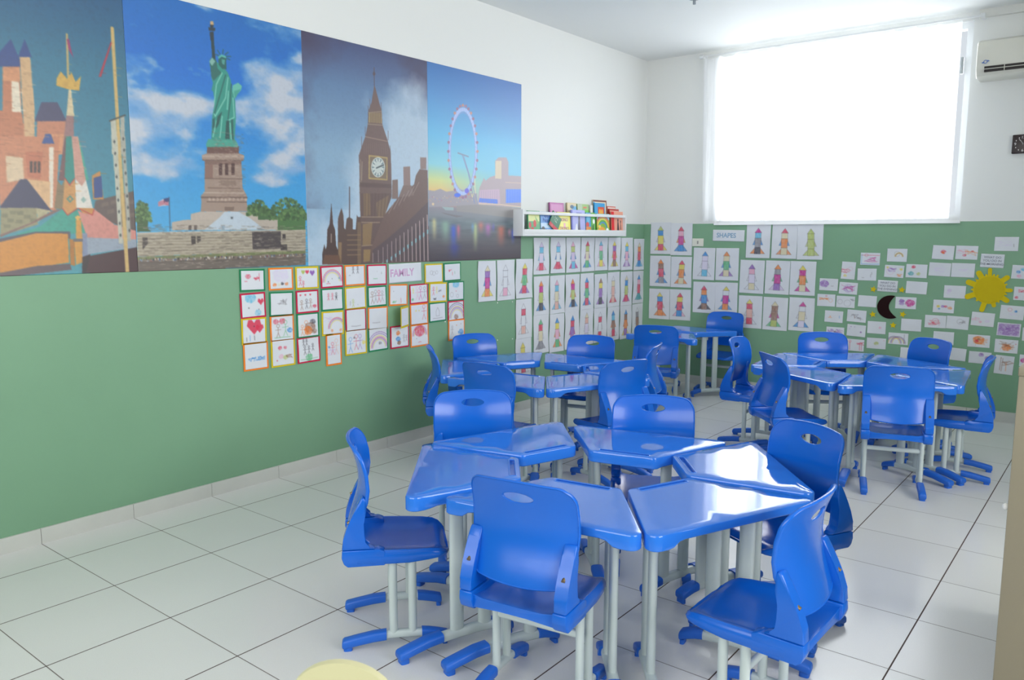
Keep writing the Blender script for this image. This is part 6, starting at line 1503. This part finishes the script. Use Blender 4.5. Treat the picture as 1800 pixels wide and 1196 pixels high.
# ------------------------------------------------------------------ bookshelf and books
sh = thing('wall_bookshelf', 'long white wall shelf with front rail holding picture books', 'shelf', (0, 4.168, 1.367))
LW = .765; DP = .095
boxo('bottom_board', (0, -LW+.018, 0), (DP, LW-.018, .018), WHITE, sh, .001)
boxo('front_lip', (DP-.015, -LW+.018, .018), (DP, LW-.018, .052), WHITE, sh, .001)
boxo('back_board', (0.0, -LW+.018, .018), (.006, LW-.018, .12), WHITE, sh)
boxo('front_rail', (DP-.015, -LW+.018, .163), (DP, LW-.018, .186), WHITE, sh, .001)
for s in (-1, 1): boxo('side_panel', (0, s*LW-(.018 if s > 0 else 0), 0), (DP, s*LW+(0 if s > 0 else .018), .20 if s < 0 else .186), WHITE, sh, .001)
def book(y0, y1, ztop, x, cov, title, tcol, art, lab, tilt=0, lean=.06, t=.008, z0=1.386):
    w, h = y1-y0, ztop-z0; root = thing('picture_book', lab, 'book', (x, (y0+y1)/2, z0), 0, 'picture books on the wall shelf')
    bm = bmesh.new(); box(bm, (-t, -w/2, 0), (-t+.0015, w/2, h)); box(bm, (-.0015, -w/2, 0), (0, w/2, h)); box(bm, (-t, -w/2, 0), (0, -w/2+.0015, h))
    bm_obj('cover', bm, mat('book_'+cov, cov, .35, .5), root)
    boxo('pages', (-t+.0016, -w/2+.0016, .002), (-.0016, w/2-.003, h-.002), mat('page_paper', 'e9e6dc', .8), root)
    cv = Cv(w-.003, h-.003, 420, hx(cov))
    for it in art.split():
        if not it: continue
        k = it[0]; c = hx(it[1:7]); v = [float(q) for q in it[7:].split(',')]
        if k == 'R': cv.poly([(v[0]*w, v[1]*h), (v[2]*w, v[1]*h), (v[2]*w, v[3]*h), (v[0]*w, v[3]*h)], c)
        if k == 'C': cv.poly([(v[0]*w+v[2]*w*math.cos(2*PI*i/20), v[1]*h+v[3]*h*math.sin(2*PI*i/20)) for i in range(20)], c)
        if k == 'T': cv.poly([(v[i]*w, v[i+1]*h) for i in range(0, len(v), 2)], c)
        if k == 'A': cv.line([(v[0]*w+v[2]*w*math.cos(PI+PI*i/16), v[1]*h+v[2]*h*math.sin(PI+PI*i/16)) for i in range(17)], c, v[3]*w)
    p = link('cover_picture', cv.mesh('cover_picture', None, .0002), vmat('glossy_cover', .3, .5), root); p.location = (.0003, 0, h/2); p.rotation_euler = (0, 0, PI/2)
    if title:
        for ti, sz, ty in title:
            q = link('title', text_mesh(ti, sz), mat('ink_'+tcol, tcol, .5), root); q.location = (.0009, 0, h*(1-ty)); q.rotation_euler = (0, 0, PI/2)
    root.rotation_euler = (tilt, -lean, 0); return root
BK = [
 (3.500, 3.655, 1.560, .074, '4fa06a', None, 'ffffff', 'Rd8e090.05,.12,.95,.45 Rcc1e2a.0,.82,1,1 Cd02a30.15,.62,.1,.14 Cd02a30.55,.55,.12,.16 Cd02a30.35,.8,.1,.1 T7ab05a.6,.2,.9,.5,.7,.6', 'green picture book with red tomatoes, first from shelf left end'),
 (3.668, 3.822, 1.556, .070, '5f9ad8', [('Puppy', .040, .38), ('Puppy', .050, .14)], '2f3f9c', 'Rbfd8f0.0,.5,1,.72 R2a3040.0,.78,.5,1 C24303c.2,.8,.16,.14', 'light blue picture book titled Puppy'),
 (3.826, 3.884, 1.556, .050, 'd8a0b8', None, 'ffffff', 'Rb8cfe0.0,.1,.5,1', 'narrow pink and pale book edge behind the tilted green book'),
 (3.895, 4.078, 1.560, .072, 'e8e050', [('TREMIO', .036, .76), ('BONO', .036, .36)], 'b0509a', 'Rf0ec80.2,.05,.8,.95 Rf0b0c0.45,.5,.6,.7', 'yellow picture book with pink capital letters'),
 (4.095, 4.300, 1.583, .072, 'a9aee6', None, 'ffffff', 'R6a70d0.0,0,.09,1 R7078c8.35,.1,.75,.15 T4a4a66.5,.35,.6,.35,.62,.9,.42,.9 T4a4a66.48,.38,.55,.18,.62,.38 Te8ecf4.3,.6,.4,.55,.45,.95,.2,.95', 'lavender picture book with a grey pointed-hat figure'),
 (4.312, 4.392, 1.565, .070, '3f9fd0', None, 'ffffff', 'C5fc0e8.5,.3,.3,.15 Cd83a3a.3,.55,.3,.12 Re08a40.0,.65,1,.85 C4fae5a.6,.9,.4,.12', 'narrow blue book with red and orange figures'),
 (4.400, 4.468, 1.565, .066, '5fb83a', None, 'ffffff', 'Cffffff.6,.4,.25,.12 T2f6a2a.2,.6,.6,.5,.5,1,.2,1', 'narrow bright green book beside the rainbow book'),
 (4.482, 4.690, 1.560, .072, '8fc04a', None, 'ffffff', 'Ra8d8e8.0,0,1,.3 Ae0503a.45,.62,.52,.05 Af0a03a.45,.64,.46,.05 Af0e04a.45,.66,.40,.05 A4fb05a.45,.68,.34,.05 A3f7fe0.45,.7,.28,.05 Cf0a840.35,.8,.28,.17 Ce87a50.6,.9,.12,.1 Cffffff.8,.78,.1,.09 Cffd060.2,.62,.1,.08', 'picture book with a rainbow over orange and yellow figures'),
 (4.722, 4.925, 1.585, .072, 'f0a890', [('OS MISERAVEIS', .016, .18)], 'a04a3a', 'Re8202a.0,0,.22,1 T4a3038.5,.45,.58,.45,.66,.95,.42,.95 C4a3038.54,.38,.05,.07 T3a2a30.74,.5,.78,.5,.8,.8,.72,.8 C3a2a30.76,.44,.04,.06', 'salmon book with red spine band and two dark figures'),
 (3.852, 4.050, 1.635, .032, 'b45ca0', None, 'ffffff', 'Rc880b8.1,.05,.9,.3', 'purple book standing behind at the left'),
 (4.100, 4.235, 1.641, .032, 'd8c8a0', None, 'ffffff', 'R5ab0e0.55,.1,1,.5 C3a6080.5,.12,.2,.06', 'beige book with blue corner standing behind'),
 (4.249, 4.425, 1.636, .032, '9fc07a', None, 'ffffff', 'Rb8ccb0.0,0,.4,.4 Re07050.5,.08,.8,.13 R6ac83a.4,.18,1,.5', 'pale green book with red title standing behind'),
 (4.435, 4.477, 1.630, .040, 'e8e8e4', None, 'ffffff', '', 'slim white book standing upright behind'),
 (4.483, 4.650, 1.652, .054, '2f9fdc', None, 'ffffff', 'Re04a28.3,.12,.9,.6 Cf0b040.5,.3,.12,.12 Cf0b040.7,.3,.1,.12', 'bright blue book with red panel in the back row'),
 (4.500, 4.720, 1.680, .030, 'e8dfc8', None, 'ffffff', 'R7a3a2c.0,0,1,.05 R7a3a2c.93,0,1,1 R3f9fd8.0,.06,.12,1 R6a9ac8.2,.12,.7,.15', 'tall cream book with brown border, tallest on the shelf'),
 (4.728, 4.870, 1.631, .030, 'd86a5a', None, 'ffffff', 'Rf0e8e0.05,.03,.95,.08', 'pale red book, rearmost at the right end'),
 (4.730, 4.895, 1.607, .048, 'c03a34', None, 'ffffff', 'Rf0c8b8.05,.06,.95,.1', 'dark red book just behind the salmon book')]
for b in BK: book(b[0], b[1], b[2], b[3], b[4], b[5], b[6], b[7], b[8], t=.010)
gb = book(3.77, 3.90, 1.515, .078, '2f7a58', [('Fairy', .024, .25), ('Tale', .024, .45)], 'dff0e0', 'Rc82a3a.0,.72,1,1 Cd85a60.3,.85,.1,.08', 'green and red book leaning over at a slant on the shelf', t=.006)
gb.rotation_euler = (-.55, -.04, 0); gb.location = (.0785, 3.815, 1.425)
# ------------------------------------------------------------------ air conditioner, clock, curtain, ceiling fitting
ac = thing('air_conditioner', 'white split air conditioner high on the wall right of window', 'air conditioner', (2.725, YB, 2.48))
ACM = mat('ac_plastic', 'dcdbd0', .4, .4)
bm = bmesh.new(); prof = [(0, 0), (-.15, .0), (-.178, .015), (-.192, .045), (-.20, .07), (-.205, .20), (-.19, .245), (-.16, .262), (0, .262)]
rs = []
for x, k in ((0, .94), (.006, .985), (.02, 1), (.80, 1), (.815, .985), (.82, .94)): rs.append([(x, y*k, .13+(z-.13)*k) for y, z in prof])
rings(bm, rs); bm_obj('body', bm, ACM, ac, True, 30)
v = boxo('air_outlet', (.055, -.2045, .036), (.765, -.155, .074), mat('vent_dark', '2a2422', .6), ac)
v.rotation_euler = (0, 0, 0)
boxo('louver', (.055, -.208, .0535), (.765, -.16, .0575), ACM, ac); boxo('louver', (.175, -.207, .036), (.179, -.16, .074), ACM, ac)
bm = bmesh.new(); LB = mat('logo_blue', '5878b8', .4)
n = 24
for rr in (.013,):
    A = [bm.verts.new((.06+rr*math.cos(2*PI*i/n), -.2065, .105+rr*math.sin(2*PI*i/n))) for i in range(n)]; B = [bm.verts.new((.06+.008*math.cos(2*PI*i/n), -.2065, .105+.008*math.sin(2*PI*i/n))) for i in range(n)]
    for i in range(n): bm.faces.new((A[i], A[(i+1) % n], B[(i+1) % n], B[i]))
for sx in (-1, 1): bm.faces.new([bm.verts.new((.06+sx*a_, -.2066, .105+sx*b_)) for a_, b_ in ((.010, -.003), (.026, .004), (.012, .012))])
bmesh.ops.translate(bm, vec=(0, 0, .0), verts=bm.verts); bm_obj('logo', bm, LB, ac)
ck = thing('wall_clock', 'small black square wall clock with white numerals at right edge', 'clock', (3.03, YB, 2.022))
boxo('case', (-.066, -.028, -.066), (.066, 0, .066), mat('clock_black', '2a1a1c', .35), ck, .006)
CW = mat('clock_white', 'e8e4e4', .5)
for s_, x_, z_ in (('12', 0, .045), ('3', .046, 0), ('6', 0, -.046), ('9', -.046, 0)):
    q = link('numeral', text_mesh(s_, .026), CW, ck); q.location = (x_, -.0285, z_)
for k in (1, 2, 4, 5, 7, 8, 10, 11):
    a = PI/2-2*PI*k/12; x_, z_ = .048*math.cos(a), .048*math.sin(a); boxo('hour_mark', (x_-.0025, -.0288, z_-.004), (x_+.0025, -.0279, z_+.004), CW, ck)
for L_, a, w_, nm in ((.032, 2*PI*10.9/12, .005, 'hour_hand'), (.042, 2*PI*54/60, .003, 'minute_hand')):
    q = boxo(nm, (-w_/2, -.0305, -.005), (w_/2, -.0295, L_), CW, ck); q.rotation_euler = (0, a, 0)
# curtain
CM = bpy.data.materials.new('sheer_curtain'); CM.use_nodes = True; nt = CM.node_tree; nt.nodes.remove(nt.nodes['Principled BSDF']); mo = nt.nodes['Material Output']
a1 = nt.nodes.new('ShaderNodeBsdfTransparent'); a2 = nt.nodes.new('ShaderNodeBsdfTranslucent'); a3 = nt.nodes.new('ShaderNodeBsdfDiffuse'); a2.inputs[0].default_value = (.95, .96, .98, 1); a3.inputs[0].default_value = (.9, .91, .93, 1)
m1 = nt.nodes.new('ShaderNodeMixShader'); m1.inputs[0].default_value = .45; m2 = nt.nodes.new('ShaderNodeMixShader')
tcc = nt.nodes.new('ShaderNodeTexCoord'); mp_ = nt.nodes.new('ShaderNodeMapping'); mp_.inputs['Scale'].default_value = (1, 0, .02); nzz = nt.nodes.new('ShaderNodeTexNoise'); nzz.inputs['Scale'].default_value = 22; nzz.inputs['Detail'].default_value = 3
nt.links.new(tcc.outputs['Object'], mp_.inputs[0]); nt.links.new(mp_.outputs[0], nzz.inputs['Vector']); mr_ = nt.nodes.new('ShaderNodeMapRange'); mr_.inputs[1].default_value = .35; mr_.inputs[2].default_value = .65; mr_.inputs[3].default_value = .60; mr_.inputs[4].default_value = .95; nt.links.new(nzz.outputs['Fac'], mr_.inputs[0]); nt.links.new(mr_.outputs[0], m2.inputs[0])
nt.links.new(a2.outputs[0], m1.inputs[1]); nt.links.new(a3.outputs[0], m1.inputs[2]); nt.links.new(a1.outputs[0], m2.inputs[1]); nt.links.new(m1.outputs[0], m2.inputs[2]); nt.links.new(m2.outputs[0], mo.inputs[0])
bm = bmesh.new(); NX, NZ = 260, 30; x0, x1, zt, zb = .59, 2.60, 2.924, 1.500; R = random.Random(3); ph = [R.uniform(0, 6) for _ in range(4)]; G = []
for j in range(NZ+1):
    v = j/NZ; row = []
    for i in range(NX+1):
        u = i/NX; am = .012+.010*v; y = YB-.075+am*(math.sin(u*95+ph[0]+.5*math.sin(u*13))+.5*math.sin(u*41+ph[1]))+.006*math.sin(u*180+ph[2])*v
        sag = .022*abs(math.sin(u*PI*13))**.8*(1-v)**6; x = x0+(x1-x0)*u+(.03*v*(1-u))*1.0
        row.append(bm.verts.new((x, y, zt-sag-(zt-zb)*v)))
    G.append(row)
for j in range(NZ):
    for i in range(NX): bm.faces.new((G[j][i], G[j][i+1], G[j+1][i+1], G[j+1][i]))
cu = bm_obj('curtain', bm, CM, None, True); tag(cu, 'sheer white curtain drawn across the bright window', 'curtain')
rod = thing('curtain_rod', 'thin white curtain rod above the window below the ceiling', 'curtain rod', (0, YB-.075, 2.935))
bm = bmesh.new(); tube(bm, (.56, 0, 0), (2.745, 0, 0), .008, n=16); bm_obj('rod', bm, ALU, rod, True, 50)
for x_ in (.575, 2.73):
    bm = bmesh.new(); tube(bm, (x_, 0, 0), (x_, .075, 0), .007, n=14); tube(bm, (x_, .069, 0), (x_, .075, 0), .022, n=18); tube(bm, (x_-.014, 0, 0), (x_+.014, 0, 0), .016, n=16); bm_obj('bracket', bm, ALU, rod, True, 50)
fx = thing('ceiling_hook', 'small grey fitting hanging from ceiling at the top edge', 'ceiling fitting', (1.215, 3.86, HC))
bm = bmesh.new(); tube(bm, (0, 0, -.012), (0, 0, 0), .035, n=24); bm_obj('plate', bm, mat('fitting_grey', '8e959c', .5), fx, True, 50)
bm = bmesh.new(); tube(bm, (0, 0, -.045), (0, 0, -.010), .010, n=16); bm_obj('stem', bm, mat('fitting_grey', '8e959c', .5), fx, True, 50)
# ------------------------------------------------------------------ cabinet and cream chair at the frame edge
cb = thing('storage_cabinet', 'low beige storage cabinet seen end on at the right edge', 'cabinet', (3.532, 1.0, 0))
CBM = mat('beige_laminate', '8c8470', .45, .4, var=.03)
boxo('body', (.018, .018, .05), (.46, .9, 1.015), CBM, cb, .002); boxo('end_panel', (0, 0, .05), (.46, .018, 1.015), CBM, cb, .0015); boxo('top', (-.002, -.004, 1.015), (.465, .904, 1.038), CBM, cb, .003); boxo('plinth', (.04, .02, 0), (.44, .88, .05), CBM, cb)
for k, ky in ((0, .05), (1, .85)):
    d = boxo('door', (0, .440*k+.021, .055), (.017, .456+.440*k, 1.010), CBM, cb, .002)
    bm = bmesh.new(); tube(bm, (-.005, ky, .655), (.0, ky, .655), .006, n=14); bmesh.ops.create_uvsphere(bm, u_segments=16, v_segments=10, radius=.009, matrix=Matrix.Translation((-.008, ky, .655))); bm_obj('knob', bm, mat('knob_white', 'e8e8e4', .3), d, True)
CRM = mat('cream_plastic_chair', 'cdc9a0', .5, .3)
cc = thing('cream_chair', 'cream plastic chair with arched backrest cut by the bottom edge', 'chair', (2.831, -.540, 0), math.radians(32))
out = [(.085*math.cos(2*PI*i/48), .695+.085*math.sin(2*PI*i/48)) for i in range(0, 25)]+[(-.10, .60), (-.135, .50), (-.14, .44), (.14, .44), (.135, .50), (.10, .60)]
V, T = cdt(out, None, .03); f = lambda p: (p.x, -.16-.05*(p.y-.4)+.25*p.x*p.x+.006, p.y); b_ = lambda p: (p.x, -.16-.05*(p.y-.4)+.25*p.x*p.x-.006, p.y)
bm_obj('backrest', shell(V, T, f, b_), CRM, cc, True, 40)
bm = bmesh.new(); rings(bm, [oval((0, 0, z), (1, 0, 0), (0, 1, 0), .18*k, .175*k, 40, 3.4) for z, k in ((.388, .97), (.392, 1), (.408, 1), (.414, .97))]); bm_obj('seat', bm, CRM, cc, True, 40)
for sx in (-1, 1):
    bm = bmesh.new(); tube(bm, (sx*.115, -.155, .395), (sx*.12, -.163, .50), .012, n=14); bm_obj('back_support', bm, CRM, cc, True, 50)
    for sy in (-1, 1):
        bm = bmesh.new(); tube(bm, (sx*.13, sy*.12, .39), (sx*.165, sy*.155, 0), .015, .015, n=16); bm_obj('leg', bm, CRM, cc, True, 50)
